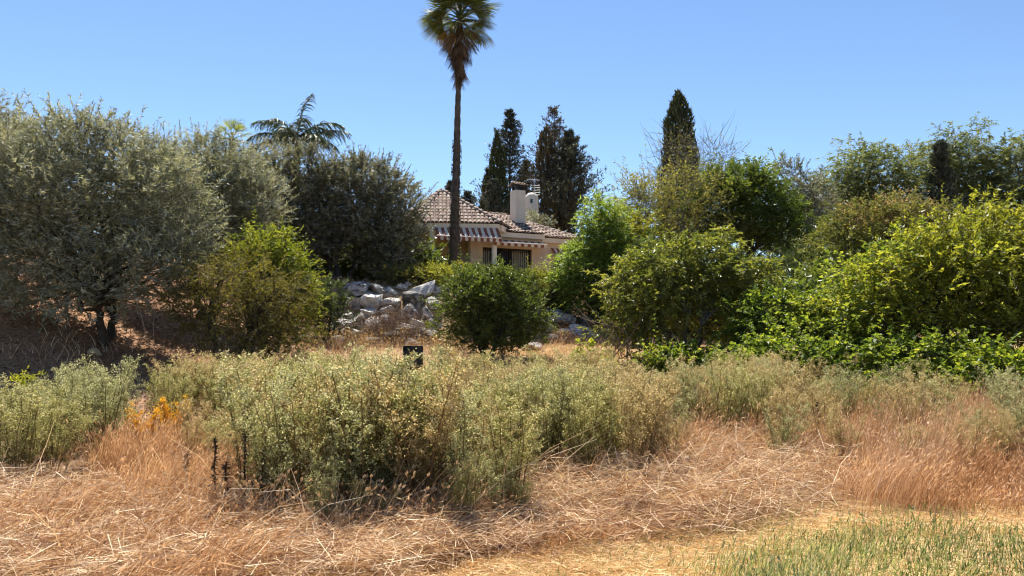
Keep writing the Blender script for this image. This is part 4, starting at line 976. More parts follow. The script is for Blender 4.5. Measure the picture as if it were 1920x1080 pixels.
def build_house():
    rng = np.random.default_rng(77)
    s1 = s_at(1021); sE = s_at(1092, -0.25)
    OV = 0.35                        # eave overhang
    ZE = 6.22                        # tile eave of the middle block
    PT = 0.38
    # walls
    sD0, sD1 = s_at(905, -OV), s_at(997, -OV)
    zD1 = z_at(465.5, 950, -OV)
    g = Geo()
    L0 = s_at(882, -OV)
    g.hexa(wbox(L0, sD0, -OV - 0.28, -OV, FLOOR - 0.6, ZE - 0.12))
    g.hexa(wbox(sD1, s1, -OV - 0.28, -OV, FLOOR - 0.6, ZE - 0.12))
    g.hexa(wbox(sD0, sD1, -OV - 0.28, -OV, zD1, ZE - 0.12))
    g.hexa(wbox(s1 - 0.28, s1, -OV - 6.5, -OV - 0.283, FLOOR - 0.6, ZE - 0.12))
    hp('wall', g, M['wall'])
    # right wing wall, a little set back
    zW = ZE - 0.12
    w0, w1 = s_at(1040, -OV - 0.3), s_at(1066, -OV - 0.3)
    zw1 = z_at(468, 1050, -OV - 0.3)
    g = Geo()
    g.hexa(wbox(s1 + 0.003, w0, -OV - 0.58, -OV - 0.3, FLOOR - 0.6, zW - 0.12))
    g.hexa(wbox(w1, sE - 0.3, -OV - 0.58, -OV - 0.3, FLOOR - 0.6, zW - 0.12))
    g.hexa(wbox(w0, w1, -OV - 0.58, -OV - 0.3, zw1, zW - 0.12))
    g.hexa(wbox(sE - 0.58, sE - 0.303, -OV - 5.0, -OV - 0.583, FLOOR - 0.6, zW - 0.12))
    hp('wall', g, M['wall'])
    wn_ = Geo().hexa(wbox(w0, w1, -OV - 0.5, -OV - 0.45, FLOOR, zw1))
    o = hp('window', wn_, M['glass'])
    fr = Geo()
    for a, b_ in ((w0, w0 + 0.06), (w1 - 0.06, w1), ((w0 + w1) / 2 - 0.03, (w0 + w1) / 2 + 0.03)):
        fr.hexa(wbox(a, b_, -OV - 0.44, -OV - 0.38, FLOOR, zw1))
    hp('window_frame', fr, M['iron'], o)
    # cornice below the tiles
    g = Geo()
    g.hexa(wbox(-1.6, s1 + 0.06, -OV - 0.05, -0.06, ZE - 0.30, ZE - 0.05))
    hp('cornice', g, M['cream'])
    g = Geo(); g.hexa(wbox(s1 + 0.063, sE, -OV - 0.35, -0.36, zW - 0.30, zW - 0.05))
    hp('cornice', g, M['cream'])
    # middle roof
    upv = nrm(-NX + UP * PT)
    D = 3.75
    SL = D * math.hypot(1, PT)
    rr = Geo(); E0 = W(-2.2, 0, ZE); E1 = W(s1 + 0.08, 0, ZE)
    rr.add([E0, E1, E1 + upv * SL, E0 + upv * SL, W(s1 + 0.08, -2 * D, ZE), W(-2.2, -2 * D, ZE)], [[0, 1, 2, 3], [3, 2, 4, 5]], [[1, 4, 2]])
    roof = hp('roof', rr, M['tile_under'])
    def ins_mid(a, b):
        return b < SL
    tag(hp('roof_tiles', tile_slope(E0, AX, upv, ins_mid, s1 + 2.28, SL, rng), M['tile'], roof, True), kind='stuff')
    tag(hp('ridge_tiles', ridge_tiles(E0 + upv * SL, E1 + upv * SL, rng), M['tile'], roof, True), kind='stuff')
    # wing roof (hipped at its right end), lower ridge
    DW = 3.1; SLW = DW * math.hypot(1, PT)
    E0 = W(s1 - 1.9, -0.3, zW); LW_ = sE + 0.05 - (s1 - 1.9); E1 = W(sE + 0.05, -0.3, zW)
    hipx = LW_ - 1.9
    rr = Geo(); R1 = W(s1 - 1.9 + hipx, -0.3 - DW, zW + DW * PT); R0 = W(s1 - 1.9, -0.3 - DW, zW + DW * PT)
    rr.add([E0, E1, R1, R0, W(sE + 0.05, -0.3 - 2 * DW, zW), W(s1 - 1.9, -0.3 - 2 * DW, zW)], [[0, 1, 2, 3], [3, 2, 4, 5]], [[1, 4, 2]])
    roof = hp('roof', rr, M['tile_under'])
    def ins_w(a, b):
        return (b < SLW) & (a < LW_ - 1.9 * b / SLW)
    tag(hp('roof_tiles', tile_slope(E0 + UP * 0.012, AX, upv, ins_w, LW_, SLW, rng), M['tile'], roof, True), kind='stuff')
    g = ridge_tiles(R0, R1, rng)
    g2 = ridge_tiles(E1, R1, rng)
    tag(hp('ridge_tiles', g, M['tile'], roof, True), kind='stuff'); tag(hp('hip_tiles', g2, M['tile'], roof, True), kind='stuff')
    # porch pavilion: irregular hipped roof
    ZP = 6.46
    A = P(775, 415, 36.9); B = P(939, 415, 37.35); A[2] = B[2] = ZP
    AP = P(826, 356, 40.3)
    C = np.array([B[0] + 1.2, B[1] + 5.2, ZP]); Dd = np.array([A[0] - 1.9, A[1] + 2.6, ZP]); Ee = np.array([A[0] - 0.6, A[1] + 6.0, ZP])
    rr = Geo(); rr.add([A, B, C, Ee, Dd, AP], tris=[[0, 1, 5], [1, 2, 5], [2, 3, 5], [3, 4, 5], [4, 0, 5]])
    proof = hp('roof', rr, M['tile_under'])
    def face(p, q):
        al = nrm(q - p); wd = np.linalg.norm(q - p)
        foot = p + al * np.dot(AP - p, al); hv = AP - foot; hh = np.linalg.norm(hv); f = np.dot(AP - p, al)
        def ins(a, b):
            t = b / hh
            return (t < 1) & (a > f * t) & (a < wd + (f - wd) * t)
        return tile_slope(p + UP * 0.01, al, hv / hh, ins, max(wd, f), hh, rng, wmin=0.0)
    for p, q in ((A, B), (B, C), (Dd, A)):
        tag(hp('roof_tiles', face(p, q), M['tile'], proof, True), kind='stuff')
    for p in (A, B):
        tag(hp('hip_tiles', ridge_tiles(p + UP * 0.02, AP + UP * 0.02, rng), M['tile'], proof, True), kind='stuff')
    pa = nrm(B - A); pn = np.array([pa[1], -pa[0], 0])       # out of the porch front
    def PB(a, b, o0, o1, z0, z1):
        f = lambda s, o, z: np.array([A[0], A[1], 0]) + pa * s + pn * o + UP * z
        return [f(a, o1, z0), f(b, o1, z0), f(b, o0, z0), f(a, o0, z0), f(a, o1, z1), f(b, o1, z1), f(b, o0, z1), f(a, o0, z1)]
    WP = float(np.linalg.norm(B - A))
    def ps(u, o=0.0):
        k = (u - 960) / FPX; q = A + pn * o
        return float((k * q[1] - q[0]) / (pa[0] - k * pa[1]))
    g = Geo().hexa(PB(0.05, WP - 0.05, -0.4, -0.05, ZP - 0.34, ZP - 0.03))
    hp('cornice', g, M['cream'])
    g = Geo(); Cc = C - np.array([0, 0, 0]); rb = nrm(C - B); rn = np.array([rb[1], -rb[0], 0])
    B2 = B - rn * 0.06
    g.hexa([B2 + UP * -0.34 + rb * 0.4, B2 + rb * 5 + UP * -0.34, B2 + rb * 5 - rn * 0.3 + UP * -0.34, B2 + rb * 0.4 - rn * 0.3 + UP * -0.34,
            B2 + UP * -0.03 + rb * 0.4, B2 + rb * 5 + UP * -0.03, B2 + rb * 5 - rn * 0.3 + UP * -0.03, B2 + rb * 0.4 - rn * 0.3 + UP * -0.03])
    hp('cornice', g, M['cream'])
    # porch ceiling and rear wall
    g = Geo(); g.hexa(PB(-0.5, WP - 0.06, -3.3, -0.41, ZP - 0.28, ZP - 0.2)); hp('ceiling', g, M['cream'])
    g = Geo(); g.hexa(PB(-1.2, ps(884, -2.4), -2.65, -2.4, FLOOR - 0.6, ZP - 0.3)); hp('wall', g, M['wall_tan'])
    g = Geo(); g.hexa(PB(ps(797, -2.38), ps(822, -2.38), -2.397, -2.34, FLOOR - 0.1, z_at(457, 810, -1.0))); dw = hp('window', g, M['glass'])
    g = Geo()
    for u in (797, 803.5, 810, 816, 821):
        a = ps(u, -2.3); g.hexa(PB(a, a + 0.035, -2.335, -2.30, FLOOR, 5.2))
    hp('window_bars', g, M['iron'], dw)
    g = Geo(); g.hexa(PB(ps(860, -2.38), ps(878, -2.38), -2.397, -2.35, FLOOR, 5.25)); hp('door', g, M['wall'])
    # columns
    for u in (810, 926.5):
        a = ps(u, -0.22); c = np.array([A[0], A[1], 0]) + pa * a - pn * 0.22
        K = 9; zs = np.linspace(FLOOR - 0.5, ZP - 0.36, K)
        g = Geo(); g.tubes(np.stack([np.full(K, c[0]), np.full(K, c[1]), zs], -1), np.full(K, 0.135), 20)
        co = hp('column', g, M['white'], None, True)
        g = Geo(); g.box((c[0], c[1], ZP - 0.40), (0.40, 0.40, 0.10), math.atan2(pa[1], pa[0])); g.box((c[0], c[1], ZP - 0.475), (0.34, 0.34, 0.045), math.atan2(pa[1], pa[0]))
        hp('capital', g, M['cream'], co)
    # low parapet with dark rail
    g = Geo(); g.hexa(PB(ps(922, 0.1), ps(941, 0.1), -0.1, 0.1, FLOOR - 0.6, z_at(497.5, 930, 1.3))); pw = hp('parapet', g, M['white'])
    zt = z_at(497.5, 930, 1.3)
    g = Geo(); g.hexa(PB(ps(919, 0.1), ps(943, 0.1), -0.14, 0.14, zt + 0.003, zt + 0.08)); hp('parapet_cap', g, M['iron'], pw)
    # awnings
    def awning(P0, P1, F0, F1, n, val, first=0, name='awning'):
        """P0,P1 back edge; F0,F1 front edge; n stripes; valance length"""
        t = np.linspace(0, 1, n + 1)
        bk = P0 + (P1 - P0) * t[:, None]; ft = F0 + (F1 - F0) * t[:, None]
        md = (bk + ft) / 2 + np.array([0, 0, -0.05])
        can = Geo(); can.add(np.concatenate([ft, md, bk]), rnd=0.5)
        val_ = Geo()
        lowp = ft - UP * val * 0.78; midp = (ft[:-1] + ft[1:]) / 2 - UP * val
        nf = nrm(np.cross(F1 - F0, UP)) * 0.004
        val_.add(np.concatenate([ft - UP * 0.02, lowp, midp]) + nf, rnd=0.5)
        for i in range(n):
            m = (i + first) % 2; a = n + 1
            for r0 in (0, a):
                can.f4.append(np.array([[r0 + i, r0 + i + 1, r0 + a + i + 1, r0 + a + i]])); can.m4.append(np.array([m], np.int32))
            val_.f4.append(np.array([[i, i + 1, a + i + 1, a + i]])); val_.m4.append(np.array([m], np.int32))
            val_.f3.append(np.array([[a + i, a + i + 1, 2 * a + i]])); val_.m3.append(np.array([m], np.int32))
        ms = [M['stripe_brown'], M['stripe_white']]
        aw = hp(name, can, ms)
        hp('valance', val_, ms, aw)
        g = Geo(); g.tubes(np.stack([F0, (F0 + F1) / 2, F1]) + np.array([0, 0, -0.012]), np.full(3, 0.028), 8); hp('front_bar', g, M['white'], aw)
        for q0, q1 in ((P0, F0), (P1, F1)):
            g = Geo(); g.tubes(np.stack([q0 - UP * 0.35, (q0 + q1) / 2 - UP * 0.2, q1 - UP * 0.03]), np.full(3, 0.014), 6)
            hp('awning_arm', g, M['white'], aw)
    pf = lambda s, o, z: np.array([A[0], A[1], 0]) + pa * s + pn * o + UP * z
    awning(pf(ps(814), 0.03, 6.20), pf(ps(934), 0.03, 6.20), P(820, 441, 36.45), P(941, 446, 36.88), 21, 0.24)
    F0 = P(925, 452.5, 37.2); F1 = P(1026, 458.5, 39.0)
    awning(W(s_at(918, -OV + 0.03), -OV + 0.03, 5.80), W(s_at(1018, -OV + 0.03), -OV + 0.03, 5.80), F0, F1, 16, 0.20)
    o3 = -OV - 0.28
    za = z_at(465, 1035, o3)
    awning(W(s_at(1033, o3), o3, za), W(s_at(1066, o3), o3, za), W(s_at(1043, o3 + 0.5), o3 + 0.5, za - 0.52), W(s_at(1078, o3 + 0.5), o3 + 0.5, za - 0.52), 7, 0.10)
    # barred patio window
    oG = -OV - 0.14
    g = Geo(); g.hexa(wbox(sD0, sD1, -OV - 0.24, -OV - 0.2, FLOOR - 0.1, zD1)); win = hp('patio_window', g, M['glass'])
    g = Geo()
    for a, b_ in ((sD0, sD0 + 0.06), (sD1 - 0.06, sD1)):
        g.hexa(wbox(a, b_, oG - 0.03, oG + 0.03, FLOOR - 0.1, zD1 - 0.063))
    g.hexa(wbox(sD0, sD1, oG - 0.03, oG + 0.03, zD1 - 0.06, zD1 - 0.002))
    hp('window_frame', g, M['iron'], win)
    for u0, u1 in ((907, 921), (962, 994)):
        g = Geo(); g.hexa(wbox(s_at(u0, -OV), s_at(u1, -OV), -OV - 0.195, -OV - 0.185, FLOOR, zD1 - 0.1)); hp('shutter', g, M['curtain'], win)
    bar = Geo(); bar.box((0, 0, 0), (0.03, 0.03, zD1 - 0.1 - FLOOR), HA)
    bm_ = bar.mesh('grille_bar', M['iron'])
    for k in range(22):
        s = sD0 + 0.1 + (sD1 - sD0 - 0.2) * k / 21
        o = link('grille_bar', bm_, win, W(s, oG, (zD1 - 0.06 + FLOOR) / 2) - HB)
    g = Geo()
    for z in (FLOOR + 0.15, FLOOR + 1.05, zD1 - 0.18):
        g.hexa(wbox(sD0, sD1, oG + 0.017, oG + 0.03, z, z + 0.03))
    hp('grille_rail', g, M['iron'], win)
    # wall lamp / cable box
    g = Geo(); g.hexa(wbox(s_at(948, -OV), s_at(952, -OV), -OV, -OV + 0.06, ZE - 0.55, ZE - 0.45)); hp('cable_box', g, M['cream'])
    # chimney
    dC = 2.15; cs = s_at(971, -dC)
    cc = W(cs, -dC, 0); zt = float(P(971, 358, cc[1])[2])
    g = Geo(); h = 0.32; zb = ZE + 0.3
    lo = [cc + AX * sx * h + NX * -sy * h + UP * zb for sx, sy in ((-1, -1), (1, -1), (1, 1), (-1, 1))]
    hi = [cc + AX * sx * h * 0.98 + NX * -sy * h * 0.98 + UP * zt for sx, sy in ((-1, -1), (1, -1), (1, 1), (-1, 1))]
    g.hexa(lo + hi); ch = hp('chimney', g, M['chimney'])
    g = Geo()
    for sx, sy in ((-1, -1), (1, -1), (1, 1), (-1, 1)):
        g.box(cc + AX * sx * 0.2 + NX * -sy * 0.2 + UP * (zt + 0.13), (0.09, 0.09, 0.26), HA)
    g.box(cc + UP * (zt + 0.12), (0.30, 0.30, 0.22), HA); g.box(cc + UP * (zt + 0.275), (0.62, 0.62, 0.03), HA)
    hp('chimney_pot', g, M['iron'], ch)
    cap = Geo()
    for sg in (1, -1):
        p0 = cc - AX * 0.36 * sg + NX * 0.36 * sg + UP * (zt + 0.295)
        al = AX * sg; uv = nrm(-NX * sg * 0.36 + UP * 0.17)
        t_ = tile_slope(p0, al, uv, lambda a, b: b < 0.36, 0.7, 0.38, rng, 0.18, 0.2)
        cap.add(np.concatenate(t_.v), np.concatenate(t_.f4), rnd=np.concatenate(t_.r))
        p1 = p0 + al * 0.72; q = cc + UP * (zt + 0.465)
        cap.add([p0, p1, q + al * 0.36, q - al * 0.36], [[0, 1, 2, 3]], rnd=0.3)
    hp('chimney_cap', cap, M['tile'], ch, True)
build_house()

def turret():
    b = G(997, 50.0)
    root = thing('white_turret', 'small white rounded turret with tiny dark window behind chimney', 'tower', b)
    z1 = float(P(997, 372, 50)[2] - b[2]); z2 = float(P(997, 361, 50)[2] - b[2])
    zs = np.array([-0.3, z1, z1 + (z2 - z1) * 0.5, z1 + (z2 - z1) * 0.85, z2]); rs = np.array([0.5, 0.46, 0.4, 0.24, 0.01])
    g = Geo(); g.tubes(np.stack([np.zeros(5), np.zeros(5), zs], -1), rs, 18)
    link('wall', g.mesh('turret_wall', M['chimney'], True), root)
    zc = float(P(997, 379, 50)[2] - b[2])
    g = Geo(); g.box((-0.02, -0.44, zc), (0.16, 0.12, 0.26)); link('window', g.mesh('turret_window', M['glass']), root)
    # aerial
    b2 = G(1003, 49.0); top = float(P(1003, 333, 49)[2] - b2[2])
    a = thing('tv_aerial', 'thin metal television aerial on a mast behind the chimney', 'aerial', b2)
    g = Geo(); g.tubes(np.array([[0, 0, -0.2], [0, 0, top * 0.5], [0, 0, top]]), np.full(3, 0.022), 6); link('mast', g.mesh('mast', M['steel']), a)
    g = Geo()
    g.tubes(np.array([[-0.5, 0.1, top - 0.1], [0, 0, top - 0.15], [0.3, -0.1, top - 0.2]]), np.full(3, 0.015), 5)
    for k in range(7):
        x = -0.45 + k * 0.11
        g.tubes(np.array([[x - 0.12, -0.25, top - 0.35 - 0.02 * k], [x, 0, top - 0.13 - 0.01 * k], [x + 0.12, 0.25, top + 0.05 - 0.02 * k]]), np.full(3, 0.010), 4)
    for k in range(5):
        g.tubes(np.array([[-0.3, 0, top - 0.5 - 0.16 * k], [0, 0.02, top - 0.52 - 0.16 * k], [0.34, 0, top - 0.5 - 0.16 * k]]), np.full(3, 0.010), 4)
    link('antenna', g.mesh('antenna', M['steel']), a)
    a2 = Geo(); n = 10; th = np.linspace(0, np.pi, n)
    c = P(808, 456, 35.6)
    a2.tubes(np.stack([np.cos(th) * -0.38, np.zeros(n), np.sin(th) * 0.16], -1), np.full(n, 0.022), 6)
    gb = G(808, 35.6)
    a2.tubes(np.array([[-0.38, 0, 0], [-0.42, 0, -0.6], [-0.45, 0, gb[2] - c[2] - 0.1]]), np.full(3, 0.02), 6)
    tag(link('garden_hoop', a2.mesh('garden_hoop', M['palm_gold']), None, c), 'yellowish bent cane hoop in front of the left porch column', 'hoop')
turret()

# ------------------------------------------------------------------ boulder wall
def rock_mesh(name, seed, sub=3, cuts=11):
    import bmesh
    rng = np.random.default_rng(seed)
    bm = bmesh.new(); bmesh.ops.create_icosphere(bm, subdivisions=sub, radius=1.0)
    v = np.array([x.co[:] for x in bm.verts])
    for _ in range(cuts):
        n = nrm(rng.normal(size=3)); d = 0.42 + 0.36 * rng.random()
        k = v @ n
        v = v - np.maximum(k - d, 0)[:, None] * n
    v *= 1 + 0.05 * np.sin(v[:, [1]] * 5 + seed) + 0.035 * np.sin(v[:, [0]] * 9 + v[:, [2]] * 7 + seed * 2)
    v /= np.abs(v).max(0)
    f = np.array([[x.index for x in p.verts] for p in bm.faces])
    bm.free()
    g = Geo(); g.add(v, tris=f, rnd=rng.random())
    return g.mesh(name, M['rock'])
ROCKS = [rock_mesh('boulder_shape_%d' % k, 500 + k) for k in range(12)]
def boulders(label, lst, base):
    root = thing('boulder_wall', label, 'wall', base)
    rng = np.random.default_rng(len(lst))
    for i, (u, v, w, h) in enumerate(lst):
        Y = 25.2 + (650 - v) / 110.0 * 3.2
        c = P(u, v, Y)
        o = link('boulder', ROCKS[(i * 5 + i // 12) % 12], root, c - base)
        px = Y / FPX
        o.scale = (w * px * 0.56, max(w, h) * px * 0.62, h * px * 0.58)
        o.rotation_euler = (rng.normal() * 0.12, rng.normal() * 0.22, rng.choice([0, math.pi]) + rng.normal() * 0.35)
    return root
boulders('retaining wall of pale limestone boulders below the dark olives', [
    (662, 543, 64, 26), (716, 546, 54, 28), (752, 541, 22, 16), (792, 543, 52, 27), (771, 563, 47, 35), (737, 569, 38, 22), (702, 566, 46, 36), (666, 570, 44, 34),
    (766, 587, 38, 32), (799, 591, 30, 34), (781, 607, 26, 18), (797, 627, 40, 28), (652, 596, 30, 17), (650, 609, 32, 24), (662, 627, 44, 28), (618, 616, 36, 22),
    (590, 633, 34, 18), (727, 581, 26, 20), (676, 600, 26, 30), (704, 611, 36, 32), (730, 604, 40, 32), (760, 620, 34, 26), (691, 588, 32, 24), (738, 632, 40, 24),
    (812, 571, 28, 26), (638, 560, 28, 26), (763, 534, 16, 12), (700, 640, 40, 22), (628, 640, 36, 20), (815, 610, 26, 26), (632, 585, 26, 24), (735, 550, 26, 22),
    (690, 552, 30, 20), (820, 548, 24, 22), (775, 645, 36, 20)], G(715, 26.6))
boulders('small heap of pale boulders right of the dense citrus shrub', [
    (1040, 588, 42, 18), (1076, 583, 32, 28), (1051, 603, 54, 28), (1086, 621, 38, 32), (1028, 636, 36, 22), (1022, 611, 28, 26), (1062, 626, 34, 24), (1106, 630, 30, 24),
    (1012, 592, 26, 22), (1100, 600, 30, 26)], G(1055, 26.6))

# dead brush on the wall, dry clump by the right boulders, and other odds and ends
def twig_mass(g, n, cx, rx, ry, h, rng, r=0.006, rnd=0.5, up=0.6):
    st = np.stack([rng.normal(size=n) * rx * 0.5, rng.normal(size=n) * ry * 0.5, np.abs(rng.normal(size=n)) * h * 0.3], -1)
    d = nrm(rng.normal(size=(n, 3)) + np.array([0, 0, up]))
    L = h * (0.4 + 0.6 * rng.random(n))
    K = 4; t = np.linspace(0, 1, K)
    p = st[:, None] + d[:, None] * (L[:, None] * t)[..., None] + rng.normal(size=(n, K, 3)) * 0.04 * t[None, :, None]
    g.tubes(p, np.full((n, 1), r) * np.linspace(1, 0.4, K)[None], 4, rnd=rng.random(n))
    return p[:, -1]
def brush(name, label, cat, base, n, rx, ry, h, leafm, nl, seed, woodm='twig', r=0.007):
    rng = np.random.default_rng(seed)
    root = thing(name, label, cat, base)
    g = Geo(); tips = twig_mass(g, n, 0, rx, ry, h, rng, r); link('branches', g.mesh(name + '_twigs', M[woodm]), root)
    g = Geo(); k = rng.integers(0, n, nl); p = tips[k] + rng.normal(size=(nl, 3)) * 0.07
    g.leaves(p, rng.normal(size=(nl, 3)), rng.normal(size=(nl, 3)), 0.04 + 0.03 * rng.random(nl), 0.02 + 0.015 * rng.random(nl), rng.random(nl))
    tag(link('leaves', g.mesh(name + '_leaves', M[leafm]), root), kind='stuff')
brush('dead_brush', 'tangle of dead brown brush piled against the boulder wall', 'brush', P(735, 626, 25.0), 330, 1.25, 0.35, 0.85, 'litter', 2600, 601)
brush('dead_brush', 'dry brown brush at the foot of the boulder wall', 'brush', G(720, 24.6), 150, 1.4, 0.4, 0.55, 'blossom', 900, 602)
brush('dead_brush', 'low dry brown brush left of the black crate', 'brush', G(650, 23.0), 170, 1.3, 0.4, 0.5, 'blossom', 1200, 607)
brush('dead_brush', 'low dry brown brush between black crate and citrus shrub', 'brush', G(835, 21.5), 170, 1.1, 0.4, 0.5, 'blossom', 1200, 608)
brush('dry_bush', 'dry purplish-brown twiggy bush above the right-hand boulders', 'bush', G(1045, 27.9) + np.array([0, 0, -0.5]), 160, 0.35, 0.35, 0.9, 'litter', 700, 603)
brush('dry_bush', 'rust-coloured dry grass tuft in front of the right-hand boulders', 'bush', G(1062, 25.2), 220, 0.4, 0.3, 0.45, 'rust', 800, 604, 'twig', 0.004)
brush('dry_weed', 'dead twiggy weed leaning on the shaded bank at left', 'weed', G(325, 12.4), 26, 0.3, 0.2, 1.05, 'litter', 60, 605, 'twig', 0.007)
brush('dry_branches', 'bare pale branches in front of the low broadleaf tree', 'branches', G(1165, 18.6), 26, 0.5, 0.3, 1.9, 'litter', 120, 606, 'twig', 0.012)

def black_box():
    b = G(775, 18.0); b[2] += 0.02
    root = thing('black_crate', 'black plastic crate standing among the weeds below the wall', 'crate', b, rz=0.12)
    w, d, h, t = 0.46, 0.40, 0.62, 0.02
    g = Geo()
    g.box((0.09, -d / 2, h / 2), (w * 0.58, t, h)); g.box((-w * 0.42, -d / 2, h * 0.40), (w * 0.16, t, h * 0.8)); g.box((-w * 0.26, -d / 2, h * 0.47), (w * 0.17, t, h * 0.94))
    link('front_panel', g.mesh('crate_front', M['black_plastic']), root)
    for x in (-w / 2, w / 2):
        g = Geo(); g.box((x, 0.012, h / 2), (t, d, h)); link('side_panel', g.mesh('crate_side', M['black_plastic']), root)
    g = Geo(); g.box((0, d / 2, h / 2), (w - t, t, h)); link('rear_panel', g.mesh('crate_rear', M['black_plastic']), root)
    g = Geo(); g.box((0, 0.0, t), (w - t, d - t, t)); link('floor_panel', g.mesh('crate_floor', M['black_plastic']), root)
black_box()
def stone(u, Y, r, label, seed, mat='field_stone'):
    me = rock_mesh('loose_stone', seed, 3, 7); me.materials.clear(); me.materials.append(M[mat])
    b = G(u, Y); o = link('stone', me, None, b + np.array([0, 0, r * 0.5])); o.scale = (r, r * 0.8, r * 0.75)
    tag(o, label, 'stone')
stone(181, 16.9, 0.17, 'ochre stone at the foot of the largest olive', 701)
stone(1000, 22.5, 0.25, 'pale stone half buried beside the citrus shrub', 702, 'rock')
for i, (u, v) in enumerate([(245, 1062), (1505, 1050)]):
    pass
# low pale wall seen behind the trunk of the left olive
g = Geo(); b = G(10, 25.5)
for k in range(9):
    g.box((-1.9 + k * 0.475, 0, 0.35), (0.465, 0.2, 0.9 - 0.012 * (k % 3)))
tag(link('garden_wall', g.mesh('garden_wall', M['white']), None, b, 0.05), 'low whitish garden wall glimpsed under the leftmost olive', 'wall', kind='thing')
# posts in the vine row
for u, Y, h, lab in ((1637, 15.6, 1.75, 'grey concrete post wrapped by the tall grapevine'), (1581, 15.9, 1.85, 'grey concrete post behind the yellow-topped grapevine')):
    g = Geo(); g.box((0, 0, h / 2 - 0.15), (0.09, 0.09, h + 0.3)); g.box((0, 0, h + 0.02), (0.07, 0.07, 0.04))
    tag(link('vine_post', g.mesh('vine_post', M['concrete']), None, G(u, Y), 0.3), lab, 'post', 'posts of the vine row')
# dark timber pergola in the gap
def pergola():
    b = G(1430, 24.5)
    root = thing('timber_pergola', 'dark timber frame in the shade behind the grapevines', 'pergola', b)
    z = lambda v: float(P(1430, v, 24.5)[2] - b[2])
    for x in (-0.75, 0.65):
        for y in (0, 0.9):
            g = Geo(); g.box((x, y, z(505) / 2 - 0.1), (0.1, 0.1, z(505) + 0.2)); link('post', g.mesh('pergola_post', M['timber']), root)
    for v in (522, 531, 540):
        g = Geo(); g.box((-0.05, -0.07, z(v)), (1.7, 0.04, 0.10)); link('rail', g.mesh('pergola_rail', M['timber']), root)
    for x in np.linspace(-0.8, 0.7, 6):
        g = Geo(); g.box((x, 0.45, z(505) + 0.063), (0.06, 1.3, 0.12)); link('beam', g.mesh('pergola_beam', M['timber']), root)
pergola()

# ------------------------------------------------------------------ weeds of the field
def weed_mesh(name, mat, seed, Hh=1.15, rad=0.38, stems=8, leaf_n=3600, LL=0.022, LW=0.0095, heads=0.55, low=0.15, green=0.0):
    rng = np.random.default_rng(seed)
    g = Geo(); K = 6; t = np.linspace(0, 1, K)
    a = rng.random(stems) * 2 * np.pi; r0 = rng.random(stems) * rad * 0.3; r1 = rad * (0.25 + 0.6 * rng.random(stems))
    hh = Hh * (0.72 + 0.28 * rng.random(stems))
    p = np.stack([np.cos(a)[:, None] * (r0[:, None] + (r1 - r0)[:, None] * t ** 1.4), np.sin(a)[:, None] * (r0[:, None] + (r1 - r0)[:, None] * t ** 1.4), hh[:, None] * t], -1)
    p = p + rng.normal(size=p.shape) * 0.012 * t[None, :, None]
    p[:, 0, 2] = -0.05
    g.tubes(p, np.full((stems, 1), 0.0055) * np.linspace(1, 0.45, K)[None], 4, rnd=np.full(stems, 0.06))
    # side branches
    nb = stems * 15
    si = rng.integers(0, stems, nb); tb = low + (1 - low) * rng.random(nb) ** 0.8
    def along(si, tb):
        x = tb * (K - 1); i = np.clip(x.astype(int), 0, K - 2); f = (x - i)[:, None]
        return p[si, i] * (1 - f) + p[si, i + 1] * f
    st = along(si, tb)
    ab = rng.random(nb) * 2 * np.pi
    bl = Hh * (0.09 + 0.22 * rng.random(nb) ** 1.5) * (1.15 - 0.5 * tb)
    d = nrm(np.stack([np.cos(ab) * 0.8, np.sin(ab) * 0.8, 0.75 + 0.5 * rng.random(nb)], -1))
    en = st + d * bl[:, None]
    md = (st + en) / 2 - np.array([0, 0, 0.02])
    g.ribbons(np.stack([st, md, en], 1), np.full(nb, 0.005), np.full(nb, 0.1))
    # small leaves and pale seed heads along the branches
    bi = rng.integers(0, nb, leaf_n); q = rng.random(leaf_n) ** 0.7
    c = st[bi] * (1 - q[:, None]) + en[bi] * q[:, None] + rng.normal(size=(leaf_n, 3)) * 0.014
    hd = rng.random(leaf_n) < heads * q * (0.3 + 0.9 * np.clip(c[:, 2] / Hh, 0, 1))
    dd = nrm(d[bi] * 0.5 + rng.normal(size=(leaf_n, 3)) * 0.8 + np.array([0, 0, 0.25]))
    sz = 0.6 + 0.8 * rng.random(leaf_n)
    rn = np.where(hd, 0.8 + 0.2 * rng.random(leaf_n), 0.2 + 0.5 * rng.random(leaf_n) - green)
    # lower leaves are dry and brown on real plants of this kind
    dry = rng.random(leaf_n) < np.clip(0.75 - c[:, 2] / Hh * 1.6, 0, 0.6)
    rn = np.where(dry, 0.02 + 0.15 * rng.random(leaf_n), rn)
    g.leaves(c, dd, rng.normal(size=(leaf_n, 3)) + np.array([0, 0, 0.6]), LL * sz * np.where(hd, 0.8, 1.15), LW * sz * np.where(hd, 1.25, 1.0), np.clip(rn, 0, 1))
    return g.mesh(name, M[mat])
WEED = {k: [weed_mesh('%s_shape_%d' % (k, i), k, 800 + i + 20 * j, 1.15, 0.48, [11, 9, 12, 10, 7][i], [5600, 4600, 6000, 4800, 3200][i]) for i in range(5)] for j, k in enumerate(('weed', 'weed_blue', 'weed_tan'))}
WEED['weed_gold'] = [weed_mesh('gold_shape', 'weed_gold', 880, 0.9, 0.32, 7, 1500, LL=0.032, LW=0.014)]
WEED['weed_lime'] = [weed_mesh('lime_shape_%d' % i, 'weed_lime', 885 + i, 1.1, 0.2, 4, 1300, LL=0.05, LW=0.016, heads=0.15) for i in range(2)]
wr = np.random.default_rng(99)
